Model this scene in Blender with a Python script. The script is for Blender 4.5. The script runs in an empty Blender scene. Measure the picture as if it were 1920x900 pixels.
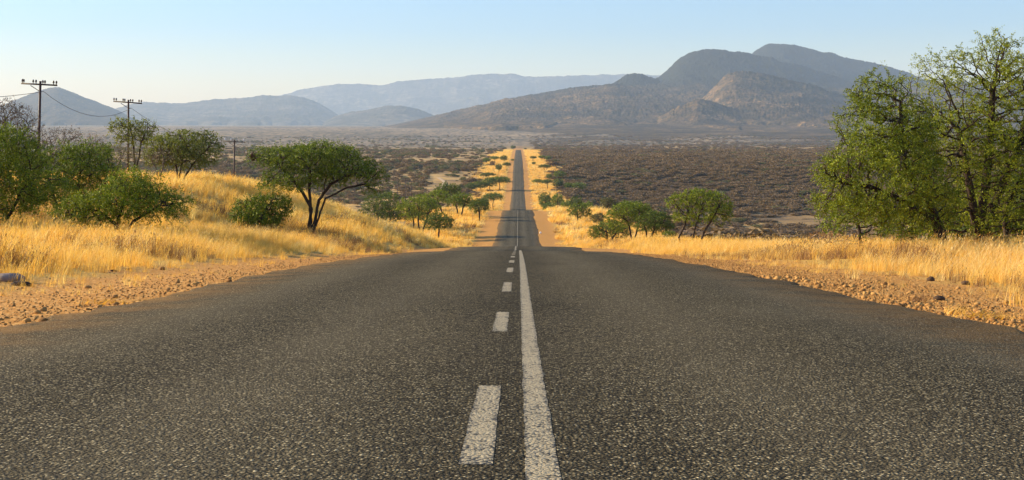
import bpy, math, random
import numpy as np
from mathutils import Vector

S = bpy.context.scene
COL = S.collection
rad = math.radians

# ------------------------------------------------------------------ camera
F = 2400.0                      # focal length in photo pixels (1920 wide)
HX, HY = 972.0, 265.0           # eye-level vanishing point in the photo
CAMZ = 0.61                     # eye height above the asphalt
cd = bpy.data.cameras.new("camera")
cam = bpy.data.objects.new("camera", cd)
COL.objects.link(cam)
cd.sensor_width = 36.0
cd.lens = 36.0 * F / 1920.0
cd.shift_x = -(HX - 960) / 1920.0
cd.shift_y = -(450 - HY) / 1920.0
cd.clip_start = 0.05
cd.clip_end = 90000
cam.location = (0, 0, CAMZ)
cam.rotation_euler = (rad(90), 0, 0)
S.camera = cam

# ------------------------------------------------------------------ light
SUN_AZ, SUN_EL = -76.0, 21.0    # degrees, azimuth clockwise from +Y
w = bpy.data.worlds.new("World")
S.world = w
w.use_nodes = True
nt = w.node_tree
sky = nt.nodes.new('ShaderNodeTexSky')
sky.sky_type = 'NISHITA'
sky.sun_disc = False
sky.sun_elevation = rad(SUN_EL)
sky.sun_rotation = rad(SUN_AZ)
sky.altitude = 1300
sky.air_density = 1.5
sky.dust_density = 3.0
sky.ozone_density = 6.0
# desert dust low in the sky warms a band all round the horizon
_tc = nt.nodes.new('ShaderNodeTexCoord'); _sx = nt.nodes.new('ShaderNodeSeparateXYZ'); _rp = nt.nodes.new('ShaderNodeValToRGB'); _mx = nt.nodes.new('ShaderNodeMix')
_mx.data_type = 'RGBA'; _mx.blend_type = 'MULTIPLY'; _mx.inputs[0].default_value = 1.0
_mr = nt.nodes.new('ShaderNodeMapRange'); _mr.inputs[1].default_value = 0.0; _mr.inputs[2].default_value = 0.2
nt.links.new(_tc.outputs['Generated'], _sx.inputs[0]); nt.links.new(_sx.outputs[2], _mr.inputs[0]); nt.links.new(_mr.outputs[0], _rp.inputs[0])
_rp.color_ramp.interpolation = 'B_SPLINE'
for _k, (_p, _c) in enumerate([(0, (.98, .66, .32)), (.22, (.92, .66, .38)), (.33, (.64, .57, .50)), (.44, (.45, .50, .57)), (1, (.42, .49, .58))]):
    if _k > 1: _rp.color_ramp.elements.new(_p)
for _e, (_p, _c) in zip(_rp.color_ramp.elements, [(0, (.98, .66, .32)), (.22, (.92, .66, .38)), (.33, (.64, .57, .50)), (.44, (.45, .50, .57)), (1, (.42, .49, .58))]):
    _e.position = _p; _e.color = (*_c, 1)
nt.links.new(sky.outputs[0], _mx.inputs[6]); nt.links.new(_rp.outputs[0], _mx.inputs[7])
nt.links.new(_mx.outputs[2], nt.nodes['Background'].inputs[0])
nt.nodes['Background'].inputs[1].default_value = 0.105 / .5
sd = bpy.data.lights.new("sun", 'SUN')
sd.energy = 5.0
sd.angle = rad(0.5)
sd.color = (1.0, 0.82, 0.57)
sun = bpy.data.objects.new("sun", sd)
COL.objects.link(sun)
sv = Vector((math.sin(rad(SUN_AZ)) * math.cos(rad(SUN_EL)), math.cos(rad(SUN_AZ)) * math.cos(rad(SUN_EL)), math.sin(rad(SUN_EL))))
sun.rotation_euler = sv.to_track_quat('Z', 'Y').to_euler()
S.view_settings.view_transform = 'Standard'
S.view_settings.look = 'None'
S.view_settings.exposure = 1.0
S.view_settings.gamma = 1.0
S.cycles.use_denoising = True
S.cycles.max_bounces = 6
S.cycles.transparent_max_bounces = 8
S.cycles.volume_bounces = 1

# ------------------------------------------------------------------ helpers
def ss(a, b, x):
    t = np.clip((np.asarray(x, float) - a) / (b - a), 0, 1)
    return t * t * (3 - 2 * t)

def pchip(xs, ys):
    xs = np.array(xs, float); ys = np.array(ys, float)
    h = np.diff(xs); d = np.diff(ys) / h
    m = np.zeros(len(xs))
    for i in range(1, len(xs) - 1):
        if d[i - 1] * d[i] > 0:
            w1 = 2 * h[i] + h[i - 1]; w2 = h[i] + 2 * h[i - 1]
            m[i] = (w1 + w2) / (w1 / d[i - 1] + w2 / d[i])
    m[0] = d[0]; m[-1] = d[-1]
    def f(x):
        x = np.clip(np.asarray(x, float), xs[0], xs[-1])
        i = np.clip(np.searchsorted(xs, x, side='right') - 1, 0, len(h) - 1)
        t = (x - xs[i]) / h[i]
        return ((1 + 2 * t) * (1 - t) ** 2 * ys[i] + t * (1 - t) ** 2 * h[i] * m[i] + t * t * (3 - 2 * t) * ys[i + 1] + t * t * (t - 1) * h[i] * m[i + 1])
    return f

_lat = np.random.RandomState(7).rand(256, 256)
def vnoise(x, y, seed=0):
    x = np.asarray(x, float) + seed * 17.31; y = np.asarray(y, float) + seed * 9.77
    xi = np.floor(x).astype(int); yi = np.floor(y).astype(int)
    fx = x - xi; fy = y - yi
    fx = fx * fx * (3 - 2 * fx); fy = fy * fy * (3 - 2 * fy)
    a = _lat[xi % 256, yi % 256]; b = _lat[(xi + 1) % 256, yi % 256]
    c = _lat[xi % 256, (yi + 1) % 256]; d = _lat[(xi + 1) % 256, (yi + 1) % 256]
    return (a * (1 - fx) + b * fx) * (1 - fy) + (c * (1 - fx) + d * fx) * fy
def fbm(x, y, o=4, seed=0):
    s = 0; a = 0.5; t = 0
    for k in range(o):
        s = s + a * vnoise(np.asarray(x) * 2 ** k, np.asarray(y) * 2 ** k, seed + k); t += a; a *= 0.5
    return s / t
def ridged(x, y, o=4, seed=0):
    s = 0; a = 0.5; t = 0
    for k in range(o):
        s = s + a * (1 - np.abs(2 * vnoise(np.asarray(x) * 2 ** k, np.asarray(y) * 2 ** k, seed + k) - 1)); t += a; a *= 0.5
    return s / t

def mesh_obj(name, verts, faces, mats, parent=None, smooth=False, link=True, matidx=None):
    """verts (n,3); faces: (m,k) array or a list of arrays of fixed-size polygons"""
    me = bpy.data.meshes.new(name)
    verts = np.asarray(verts, np.float32)
    if isinstance(faces, np.ndarray): faces = [faces]
    faces = [np.asarray(f, np.int32) for f in faces if len(f)]
    me.vertices.add(len(verts)); me.vertices.foreach_set('co', verts.ravel())
    loops = np.concatenate([f.ravel() for f in faces]); n = sum(len(f) for f in faces)
    tot = np.concatenate([np.full(len(f), f.shape[1], np.int32) for f in faces])
    st = np.concatenate([[0], np.cumsum(tot)[:-1]]).astype(np.int32)
    me.loops.add(len(loops)); me.loops.foreach_set('vertex_index', loops)
    me.polygons.add(n); me.polygons.foreach_set('loop_start', st); me.polygons.foreach_set('loop_total', tot)
    if matidx is not None: me.polygons.foreach_set('material_index', np.asarray(matidx, np.int32))
    if smooth: me.polygons.foreach_set('use_smooth', np.ones(n, bool))
    me.update(calc_edges=True)
    for m in (mats if isinstance(mats, (list, tuple)) else [mats]): me.materials.append(m)
    o = bpy.data.objects.new(name, me)
    if link: COL.objects.link(o)
    if parent is not None: o.parent = parent
    return o

def tag(o, label=None, cat=None, group=None, kind=None):
    if label: o['label'] = label
    if cat: o['category'] = cat
    if group: o['group'] = group
    if kind: o['kind'] = kind
    return o
def empty(name, loc, rz=0.0):
    o = bpy.data.objects.new(name, None); COL.objects.link(o)
    o.location = loc; o.rotation_euler = (0, 0, rz); o.empty_display_size = 0.3
    return o
def attr(o, name, vals):
    a = o.data.attributes.new(name, 'FLOAT', 'POINT'); a.data.foreach_set('value', np.asarray(vals, np.float32).ravel())

# ------------------------------------------------------------------ material helper
class NB:
    def __init__(s, name):
        s.m = bpy.data.materials.new(name); s.m.use_nodes = True
        s.t = s.m.node_tree; s.t.nodes.clear(); s.out = s.n('ShaderNodeOutputMaterial')
    def n(s, typ, **kw):
        nd = s.t.nodes.new(typ)
        for k, v in kw.items(): setattr(nd, k, v)
        return nd
    def l(s, a, b): s.t.links.new(a, b)
    def set(s, sock, v):
        if hasattr(v, 'is_output'): s.l(v, sock)
        else: sock.default_value = v
    def coord(s): return s.n('ShaderNodeTexCoord').outputs['Object']
    def noise(s, vec, scale, detail=3, rough=0.55, col=False):
        nd = s.n('ShaderNodeTexNoise'); s.l(vec, nd.inputs['Vector'])
        nd.inputs['Scale'].default_value = scale; nd.inputs['Detail'].default_value = detail; nd.inputs['Roughness'].default_value = rough
        return nd.outputs['Color' if col else 'Fac']
    def vor(s, vec, scale, feature='F1', rnd=1.0):
        nd = s.n('ShaderNodeTexVoronoi', feature=feature); s.l(vec, nd.inputs['Vector'])
        nd.inputs['Scale'].default_value = scale; nd.inputs['Randomness'].default_value = rnd
        return nd
    def ramp(s, fac, stops, interp='LINEAR'):
        nd = s.n('ShaderNodeValToRGB'); nd.color_ramp.interpolation = interp
        e = nd.color_ramp.elements
        while len(e) < len(stops): e.new(0.5)
        for k, (p, c) in enumerate(stops):
            e[k].position = p; e[k].color = (c if len(c) == 4 else (*c, 1)) if hasattr(c, '__len__') else (c, c, c, 1)
        s.l(fac, nd.inputs['Fac']); return nd.outputs['Color']
    def mix(s, fac, a, b, blend='MIX'):
        nd = s.n('ShaderNodeMix', data_type='RGBA', blend_type=blend)
        s.set(nd.inputs[0], fac)
        for sock, v in ((nd.inputs[6], a), (nd.inputs[7], b)):
            s.set(sock, v if hasattr(v, 'is_output') else (*v, 1) if len(v) == 3 else v)
        return nd.outputs[2]
    def math(s, op, a, b=0.0, clamp=False):
        nd = s.n('ShaderNodeMath', operation=op); nd.use_clamp = clamp
        s.set(nd.inputs[0], a); s.set(nd.inputs[1], b); return nd.outputs[0]
    def mapr(s, v, a, b, c=0.0, d=1.0):
        nd = s.n('ShaderNodeMapRange'); s.set(nd.inputs[0], v)
        for k, q in zip((1, 2, 3, 4), (a, b, c, d)): nd.inputs[k].default_value = q
        return nd.outputs[0]
    def attr(s, name): return s.n('ShaderNodeAttribute', attribute_name=name).outputs['Fac']
    def bump(s, h, strength, dist):
        nd = s.n('ShaderNodeBump'); s.l(h, nd.inputs['Height']); nd.inputs['Strength'].default_value = strength; nd.inputs['Distance'].default_value = dist
        return nd.outputs['Normal']
    def scalev(s, v, sc):
        nd = s.n('ShaderNodeMapping'); s.l(v, nd.inputs[0]); nd.inputs['Scale'].default_value = sc; return nd.outputs[0]
    def pbsdf(s, color, rough=0.8, normal=None, spec=0.3):
        p = s.n('ShaderNodeBsdfPrincipled'); s.set(p.inputs['Base Color'], color if hasattr(color, 'is_output') else (*color, 1))
        s.set(p.inputs['Roughness'], rough); p.inputs['Specular IOR Level'].default_value = spec
        if normal is not None: s.l(normal, p.inputs['Normal'])
        s.l(p.outputs[0], s.out.inputs['Surface']); return s.m

# ------------------------------------------------------------------ terrain profile
XC = -0.15                       # road centre line
HWR = 3.35                       # half road width
zroad = pchip([-80, -40, 0, 8.6, 16.8, 24.9, 39, 45, 54, 66, 78, 90, 100, 130, 160, 185, 230, 282, 330, 400, 460, 503, 560, 670, 740, 804, 946, 1250, 1608, 1720, 2000, 2500, 4000, 8000, 20000, 60000],
              [5.4, 2.75, 0, -.59, -1.09, -1.65, -2.74, -3.22, -4.05, -4.86, -5.78, -7.0, -7.95, -10.6, -12.9, -13.95, -14.25, -14.75, -18, -23, -26, -27.1, -26.7, -25, -22, -18.4, -14.6, -11.9, -10.2, -10.6, -9, -6, 35, 95, 250, 700])
bankA = pchip([-80, 0, 20, 30, 38, 46, 60, 75, 92, 108, 130, 155, 185, 60000], [.4, .5, .6, .9, 1.45, 1.75, 2.6, 4.0, 5.1, 5.5, 4.6, 1.6, 0, 0])

def ground(x, y, detail=True):
    x = np.asarray(x, float); y = np.asarray(y, float)
    z = zroad(y).copy() if np.ndim(y) else zroad(y)
    d = np.abs(x - XC)
    L = -x
    z = z - 0.088 - 0.07 * ss(HWR, 5.6, d)
    z = z + bankA(y) * (0.33 * ss(5.2, 10, L) + 0.67 * ss(9, 22, L))
    z = z + 1.15 * ss(7, 12, x) * ss(85, 125, y) * (1 - ss(150, 185, y))
    z = z - 9.0 * ss(16, 62, x) * ss(48, 130, y) * (1 - ss(450, 900, y))
    z = z - 8.0 * ss(30, 90, L) * ss(180, 270, y) * (1 - ss(450, 900, y))
    off = ss(4.6, 9, d)
    z = z + off * (fbm(x / 6.0, y / 6.0, 3, 3) - .5) * np.clip(y / 60, .12, 0.5) * (1 - .5 * ss(400, 900, y))
    z = z + ss(20, 120, d) * ss(150, 400, y) * (fbm(x / 160.0, y / 160.0, 3, 5) - .5) * np.clip(y / 250.0, 1, 8)
    z = z + ss(300, 2500, d) * ss(1500, 5000, y) * (fbm(x / 1500.0, y / 1500.0, 3, 6) - .5) * 18
    return z
def gz(x, y): return float(ground(np.array([x]), np.array([y]))[0])
def px_of(x, y): return HX + F * x / y
def v_of(z, y): return HY + F * (CAMZ - z) / y

# ------------------------------------------------------------------ setting materials
def chips(nb, vec, worn=None):
    """chip-seal asphalt: colour and bump of single stones set in bitumen"""
    v1 = nb.vor(vec, 98.0)
    v2 = nb.vor(vec, 230.0)
    sep = nb.n('ShaderNodeSeparateColor'); nb.l(v1.outputs['Color'], sep.inputs[0])
    c = nb.ramp(sep.outputs[0], [(0, (.024, .0185, .010)), (.3, (.065, .051, .026)), (.55, (.135, .106, .054)), (.78, (.22, .175, .09)), (.91, (.40, .32, .17)), (1, (.80, .66, .38))])
    edge = nb.mapr(v1.outputs['Distance'], .30, .62)
    c = nb.mix(nb.math('MULTIPLY', edge, .85), c, (.018, .0145, .009))
    h = nb.math('ADD', nb.math('MULTIPLY', v1.outputs['Distance'], -1.0), nb.math('MULTIPLY', sep.outputs[1], .55))
    h = nb.math('ADD', h, nb.math('MULTIPLY', v2.outputs['Distance'], -.3))
    return c, h, sep

def asphalt_mat():
    nb = NB("asphalt"); P = nb.coord()
    c, h, sep = chips(nb, P)
    sx = nb.n('ShaderNodeSeparateXYZ'); nb.l(P, sx.inputs[0])
    # dust and wear that run along the lanes
    st = nb.noise(nb.scalev(P, (1.1, .06, 1)), 1.0, 3)
    bl = nb.noise(P, .55, 4)
    lane = nb.math('MULTIPLY', nb.mapr(st, .35, .7), nb.mapr(bl, .3, .75))
    c = nb.mix(nb.math('MULTIPLY', lane, .35), c, (.19, .155, .09))
    dx = nb.math('ABSOLUTE', nb.math('SUBTRACT', sx.outputs[0], XC))
    edge = nb.math('MULTIPLY', nb.mapr(dx, 2.3, 3.4), nb.mapr(nb.math('ADD', nb.noise(P, 1.6, 5, .65), nb.math('MULTIPLY', sep.outputs[1], .12)), .42, .66))
    c = nb.mix(nb.math('MULTIPLY', edge, .85), c, (.30, .165, .055))
    st2 = nb.mapr(nb.noise(nb.scalev(P, (1.0, .5, 1)), .35, 4), .54, .70)
    c = nb.mix(nb.math('MULTIPLY', st2, .28), c, (.02, .017, .011))
    tr = None
    for q in (-2.45, -1.0, 1.0, 2.45):
        b_ = nb.mapr(nb.math('ABSOLUTE', nb.math('SUBTRACT', nb.math('ADD', sx.outputs[0], nb.math('MULTIPLY', nb.math('SUBTRACT', nb.noise(nb.scalev(P, (.2, .05, 1)), 1.0, 2), .5), .5)), q)), .05, .55, 1, 0)
        tr = b_ if tr is None else nb.math('MAXIMUM', tr, b_)
    tr = nb.math('MULTIPLY', tr, nb.mapr(nb.noise(nb.scalev(P, (1, .25, 1)), .9, 4), .3, .7, .25, 1))
    c = nb.mix(nb.math('MULTIPLY', tr, .30), c, (.22, .178, .105))
    mid = nb.mapr(nb.math('ABSOLUTE', nb.math('SUBTRACT', sx.outputs[0], -.03)), .0, .55, .72, 1.0)
    c = nb.mix(1.0, c, nb.mix(mid, (0, 0, 0), (1, 1, 1)), 'MULTIPLY')
    r = nb.mapr(sep.outputs[2], 0, 1, .7, 1.0)
    return nb.pbsdf(c, r, nb.bump(h, 1.0, .010), .04)

def paint_mat():
    nb = NB("road_paint"); P = nb.coord()
    c, h, sep = chips(nb, P)
    grain = nb.noise(P, 260, 2)
    p = nb.mix(nb.noise(P, 30, 4), (.29, .22, .105), (.46, .36, .185))
    p = nb.mix(nb.mapr(sep.outputs[1], 0, 1, 0, .35), p, (.42, .36, .25))
    wear = nb.math('ADD', nb.math('SUBTRACT', sep.outputs[1], nb.mapr(nb.attr('inner'), 0, 1, .45, 0)), nb.math('MULTIPLY', nb.math('SUBTRACT', nb.noise(P, 9, 4), .5), 1.1))
    worn = nb.mapr(wear, .16, .30, 1, 0)
    c = nb.mix(worn, p, c)
    return nb.pbsdf(c, .75, nb.bump(nb.math('ADD', h, nb.math('MULTIPLY', grain, .2)), .8, .005), .3)

def ground_mat():
    nb = NB("savanna_ground"); P = nb.coord()
    sx = nb.n('ShaderNodeSeparateXYZ'); nb.l(P, sx.inputs[0])
    dx = nb.math('ABSOLUTE', nb.math('SUBTRACT', sx.outputs[0], XC))
    # bare dirt beside the asphalt
    n1 = nb.noise(P, 1.3, 5, .6); n2 = nb.noise(P, 9, 5, .65)
    vg = nb.vor(P, 26)
    sp = nb.n('ShaderNodeSeparateColor'); nb.l(vg.outputs['Color'], sp.inputs[0])
    dirt = nb.mix(n2, (.40, .165, .030), (.62, .295, .062))
    dirt = nb.mix(nb.mapr(sp.outputs[0], .72, .9), dirt, (.62, .36, .12))
    # straw ground
    straw = nb.mix(n2, (.46, .26, .05), (.66, .41, .10))
    straw = nb.mix(nb.mapr(nb.noise(P, .16, 4), .5, .75), straw, (.34, .19, .07))
    edge = nb.math('ADD', dx, nb.math('MULTIPLY', nb.math('SUBTRACT', n1, .5), 2.4))
    wid = nb.mapr(sx.outputs[1], 60, 240, 6.0, 6.3)
    ed = nb.math('SUBTRACT', edge, wid)
    c = nb.mix(nb.mapr(ed, -.3, .5), dirt, straw)
    # dry bush land far out
    b1 = nb.noise(nb.scalev(P, (1, .6, 1)), .02, 5, .6)
    b2 = nb.vor(P, .16); s2 = nb.n('ShaderNodeSeparateColor'); nb.l(b2.outputs['Color'], s2.inputs[0])
    land = nb.mix(nb.mapr(b1, .38, .62), (.26, .16, .062), (.52, .33, .115))
    land = nb.mix(nb.mapr(s2.outputs[0], .5, .85, 0, .7), land, (.12, .09, .055))
    land = nb.mix(nb.attr('thick'), land, nb.mix(nb.noise(P, .3, 4), (.085, .055, .026), (.17, .112, .055)))
    c = nb.mix(nb.attr('bush'), c, land)
    # distant footslope: grey brown with shrub dots
    f1 = nb.noise(nb.scalev(P, (1, .35, 1)), .004, 6, .65)
    fv = nb.vor(nb.scalev(P, (1, .3, 1)), .11); s3 = nb.n('ShaderNodeSeparateColor'); nb.l(fv.outputs['Color'], s3.inputs[0])
    far = nb.mix(nb.mapr(f1, .40, .62), (.16, .115, .058), (.34, .23, .115))
    far = nb.mix(nb.mapr(s3.outputs[1], .5, .75, 0, .8), far, (.05, .045, .028))
    far = nb.mix(nb.mapr(s3.outputs[2], .86, .95, 0, .6), far, (.42, .29, .17))
    c = nb.mix(nb.attr('far'), c, far)
    h = nb.math('ADD', nb.math('MULTIPLY', n2, .6), nb.math('MULTIPLY', vg.outputs['Distance'], -.6))
    return nb.pbsdf(c, .95, nb.bump(h, .8, .035), .1)

def rock_mat(name, a, b, c3, veg, dots=.05, vegamt=.5, s=1.0):
    nb = NB(name); P = nb.coord()
    n = nb.noise(P, .006 * s, 7, .62)
    c = nb.mix(nb.mapr(n, .38, .62), a, b)
    v = nb.vor(P, dots); sp = nb.n('ShaderNodeSeparateColor'); nb.l(v.outputs['Color'], sp.inputs[0])
    pale = nb.math('MULTIPLY', nb.mapr(sp.outputs[1], .6, .85), nb.mapr(nb.noise(P, .003 * s, 5), .47, .62))
    c = nb.mix(nb.math('MULTIPLY', pale, .85), c, c3)
    c = nb.mix(nb.math('MULTIPLY', nb.mapr(sp.outputs[0], .4, .7), vegamt), c, veg)
    c = nb.mix(nb.attr('darken'), c, veg)  # painted darkening: shade on the main mountain's top, even tone on cone hill
    h = nb.math('ADD', nb.noise(P, .02 * s, 6, .7), nb.math('MULTIPLY', sp.outputs[0], .25))
    return nb.pbsdf(c, .95, nb.bump(h, .8, 8.0 / s), .05)

M_ASPHALT = asphalt_mat(); M_PAINT = paint_mat(); M_GROUND = ground_mat()
M_MOUNT = rock_mat("mountain_rock", (.055, .038, .020), (.16, .10, .042), (.29, .172, .07), (.018, .021, .013), .07, .72)
M_RANGE = rock_mat("range_rock", (.055, .047, .03), (.14, .11, .07), (.26, .20, .125), (.03, .034, .02), .02, .6, .4)

# ------------------------------------------------------------------ ground sheet and road
def sheet():
    xs = [0.0]
    s = .35
    while xs[-1] < 17500:
        xs.append(xs[-1] + s); 
        if xs[-1] > 14: s *= 1.085
    xs = np.array(xs); xs = np.concatenate([-xs[:0:-1], xs]) + XC
    ys = [-70.0]; s = 4.0
    while ys[-1] < 18800:
        y = ys[-1]
        s = 4.0 if y < -6 else (.6 if y < 30 else (1.0 if y < 200 else (3.0 if y < 420 else (5 if y < 1750 else s * 1.05))))
        ys.append(y + s)
    ys = np.array(ys)
    X, Y = np.meshgrid(xs, ys)
    Z = ground(X, Y)
    n, m = X.shape
    V = np.stack([X.ravel(), Y.ravel(), Z.ravel()], 1)
    i = (np.arange(n - 1)[:, None] * m + np.arange(m - 1)[None]).ravel()
    f = np.stack([i, i + 1, i + m + 1, i + m], 1)
    o = mesh_obj("ground", V, f, M_GROUND, smooth=True)
    d = np.abs(X - XC)
    strip = 15 + 10 * fbm(X * 0, Y / 60.0, 3, 11) + np.where(X > 0, 3, 0)
    wob = (fbm(X / 25, Y / 25, 3, 12) - .5) * 14
    bush = ss(0, 7, d + wob - strip) * ss(150, 190, Y)
    bush = np.maximum(bush, ss(19, 27, X + wob * .3) * ss(60, 110, Y))
    bush = np.maximum(bush, ss(40, 60, -X) * ss(120, 180, Y))
    far = ss(1750, 2300, Y + (fbm(X / 90, Y / 90, 3, 13) - .5) * 500)
    attr(o, 'thick', ss(0, 12, X - 18) * ss(560, 700, Y) * (1 - ss(1200, 1350, Y)))
    attr(o, 'bush', bush); attr(o, 'far', far)
    return tag(o, kind='structure')
GROUND = sheet()

def lofts(ys, offs, zoff, edges=None):
    """cross-sections along the road; offs (k,) or (n,k) lateral positions, zoff (k,)"""
    ys = np.asarray(ys, float)
    X = np.broadcast_to(np.asarray(offs, float), (len(ys), np.shape(offs)[-1])).copy()
    Z = zroad(ys)[:, None] + np.asarray(zoff, float)[None]
    Y = np.repeat(ys[:, None], X.shape[1], 1)
    n, m = X.shape
    V = np.stack([X.ravel(), Y.ravel(), Z.ravel()], 1)
    i = (np.arange(n - 1)[:, None] * m + np.arange(m - 1)[None]).ravel()
    return V, np.stack([i, i + 1, i + m + 1, i + m], 1)

def road_ys(a, b):
    ys = [a]
    while ys[-1] < b:
        y = ys[-1]; ys.append(y + (1.0 if y < 2 else .15 if y < 30 else .4 if y < 90 else 1.0 if y < 300 else 3.0))
    return np.array(ys)
ry = road_ys(-60, 1640)
rng = np.random.RandomState(3)
def ragged(sd):
    r = .16 * (fbm(ry / 2.6, ry * 0, 3, sd) - .5) * 2 + .16 * (fbm(ry / .5, ry * 0 + 5, 3, sd + 4) - .5) * 2 + .45 * (fbm(ry / 14.0, ry * 0 + 9, 2, sd + 2) - .5)
    return r
def ragged2(sd): return .22 * np.maximum(0, fbm(ry / .9, ry * 0 + 2, 4, sd) - .56) * 2.2
le = XC - HWR - ragged(21) + ragged2(5); re = XC + HWR - .05 + ragged(33) - ragged2(9)
offs = np.stack([le - .07, le, le + .05, np.full_like(ry, XC - 1.7), np.full_like(ry, XC), np.full_like(ry, XC + 1.7), re - .05, re, re + .07], 1)
V, f = lofts(ry, offs, [-.115, -.07, -.048, -.018, 0, -.018, -.048, -.07, -.115])
ROAD = tag(mesh_obj("road", V, f, M_ASPHALT, smooth=True), kind='structure')

def strip(name, y0, y1, xa, xb, label=None):
    ys = [y0]
    while ys[-1] < y1:
        y = ys[-1]; ys.append(min(y1, y + (.12 if y < 30 else .4 if y < 90 else 1 if y < 300 else 3)))
    ys = np.array(ys)
    sd = int(y0 * 10) % 50
    ja = xa + .012 * (fbm(ys / .08, ys * 0, 2, sd) - .5); jb = xb + .012 * (fbm(ys / .08, ys * 0 + 3, 2, sd) - .5)
    def crown(x): return -.018 * abs(x - XC) / 1.7
    w_ = xb - xa
    cols = [ja, ja + w_ * .2, jb - w_ * .2, jb]
    V, f = lofts(ys, np.stack(cols, 1), [crown(xa + w_ * t) + .0014 for t in (0, .2, .8, 1)])
    o = mesh_obj(name, V, f, M_PAINT, parent=ROAD, smooth=True)
    e = np.tile([0., 1, 1, 0], (len(ys), 1)); e[0] = 0; e[-1] = 0
    attr(o, 'inner', e)
    return o
strip("solid_line", -50, 50, .018, .105)
strip("far_line", 52, 1600, XC - .03, XC + .03)
y = 3.33 - 4.33 * 3
k = 0
while y < 300:
    strip("lane_dash", y, y + 1.7, -.158, -.068)
    y += 4.33

# ------------------------------------------------------------------ mountains
def smax(a, b, k):
    h = np.clip(.5 + .5 * (a - b) / k, 0, 1)
    return b * (1 - h) + a * h + k * h * (1 - h)

def massif(name, mat, pxs, ys, ridges, apron=None, gully=.16, gs=30., seed=1, darken=None, k=25., rough=6.0):
    """heightfield over a fan of bearings and distances; ridges: (distance, front width, back width, exponent, [(bearing, skyline), ...])"""
    PX, Y = np.meshgrid(pxs, ys)
    X = (PX - HX) / F * Y
    base = ground(X, Y)
    H = base - 14.0
    if apron is not None: H = np.maximum(H, apron(PX, Y, base))
    top = np.zeros_like(H)
    for r_i, (yc, wf, wb, ex, prof) in enumerate(ridges):
        pr = pchip([p for p, _ in prof], [v for _, v in prof])
        hh = CAMZ + (HY - pr(PX)) / F * yc
        inside = ss(prof[0][0] - 1, prof[0][0] + 12, PX) * (1 - ss(prof[-1][0] - 12, prof[-1][0] + 1, PX))
        wob = (fbm(X / 900.0, Y / 2500.0, 3, seed + r_i) - .5) * wf * .35
        t = np.clip(np.where(Y < yc, (yc - Y + wob * ss(0, wf * .5, yc - Y)) / wf, (Y - yc) / wb), 0, 1.2)
        g = ridged(X / (gs * 14.0) + Y / 4000.0, Y / 2600.0, 4, seed + 3 * r_i)
        tt = np.clip(t * (1 + gully * 3 * (g - .6)), 0, 1)
        f = (1 - tt) ** ex
        f = f * (1 - gully * 1.6 * (1 - g) * np.clip(4 * tt * (1 - tt), 0, 1))
        b = base - 14
        hi = b + np.maximum(hh - b, 0) * f * inside - 260 * (1 - np.clip(f * inside * 12, 0, 1))
        H = smax(hi, H, k * yc / 6500.)
    rel = np.clip((H - base) / 60.0, 0, 1)
    H = H + rel * rough * (ridged(X / 130., Y / 130., 5, seed + 9) - .62) * 2.2 + rel * rough * .5 * (np.random.RandomState(seed).rand(*H.shape) - .5)
    n, m = H.shape
    V = np.stack([X.ravel(), Y.ravel(), H.ravel()], 1)
    i = (np.arange(n - 1)[:, None] * m + np.arange(m - 1)[None]).ravel()
    o = mesh_obj(name, V, np.stack([i, i + 1, i + m + 1, i + m], 1), mat, smooth=True)
    attr(o, 'darken', (darken(PX, Y, H, X) if darken else np.zeros_like(H)))
    return tag(o, kind='structure')

def apron(PX, Y, base):
    t = ss(2400, 5200, Y)
    e = ss(640, 1130, PX)
    z = -8 + 105 * ((np.clip((Y - 2500) / 2700., 0, 1)) ** 1.25) + 190 * ss(4500, 6700, Y)
    z = z * (1 + .16 * (fbm((PX - HX) / F * Y / 420., Y / 900., 4, 71) - .5) * ss(3500, 5000, Y))
    return np.where(Y > 2450, base - 14 + np.maximum(z - base + 14, 0) * e, base - 14)
def upper_shade(PX, Y, H, X):  # shade painted into the upper slopes by height, broken up by noise
    n = fbm(X / 500., Y / 900., 4, 44)
    return np.clip(ss(190, 330, H + (n - .5) * 260) * .95, 0, 1)
massif("mountain", M_MOUNT, np.linspace(560, 2350, 1000), np.concatenate([np.linspace(2450, 4000, 40), np.linspace(4020, 7300, 170), np.linspace(7330, 10500, 80)]), [
    (8200, 2700, 2200, 1.3, [(1380, 150), (1405, 104), (1425, 88), (1445, 81), (1470, 80), (1500, 86), (1560, 98), (1610, 111), (1660, 122), (1700, 134), (1740, 148), (1800, 160), (1900, 172), (2050, 205), (2330, 240)]),
    (6900, 2500, 1500, 1.45, [(1140, 178), (1200, 156), (1238, 141), (1256, 124), (1275, 106), (1300, 95), (1330, 91), (1370, 95), (1410, 101), (1450, 108), (1500, 122), (1560, 142), (1640, 168), (1750, 205), (1850, 240)]),
    (6600, 900, 900, 1.2, [(1140, 172), (1160, 150), (1180, 137), (1200, 136), (1216, 142), (1245, 158)]),
    (6000, 1900, 1200, 1.25, [(830, 238), (880, 222), (905, 206), (925, 192), (945, 188), (965, 190), (1000, 191), (1060, 185), (1110, 173), (1150, 157), (1200, 168), (1260, 180), (1320, 195), (1400, 225)]),
    (5300, 1150, 900, 1.0, [(1280, 205), (1320, 180), (1345, 157), (1365, 141), (1385, 135), (1420, 138), (1450, 143), (1500, 153), (1560, 170), (1640, 194), (1760, 220), (1900, 240)]),
    (4650, 330, 500, .9, [(1228, 226), (1258, 207), (1288, 193), (1310, 181), (1328, 184), (1350, 196), (1370, 206), (1395, 224)]),
], apron, gully=.27, seed=4, darken=upper_shade, rough=11., gs=24., k=45.)
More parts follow.
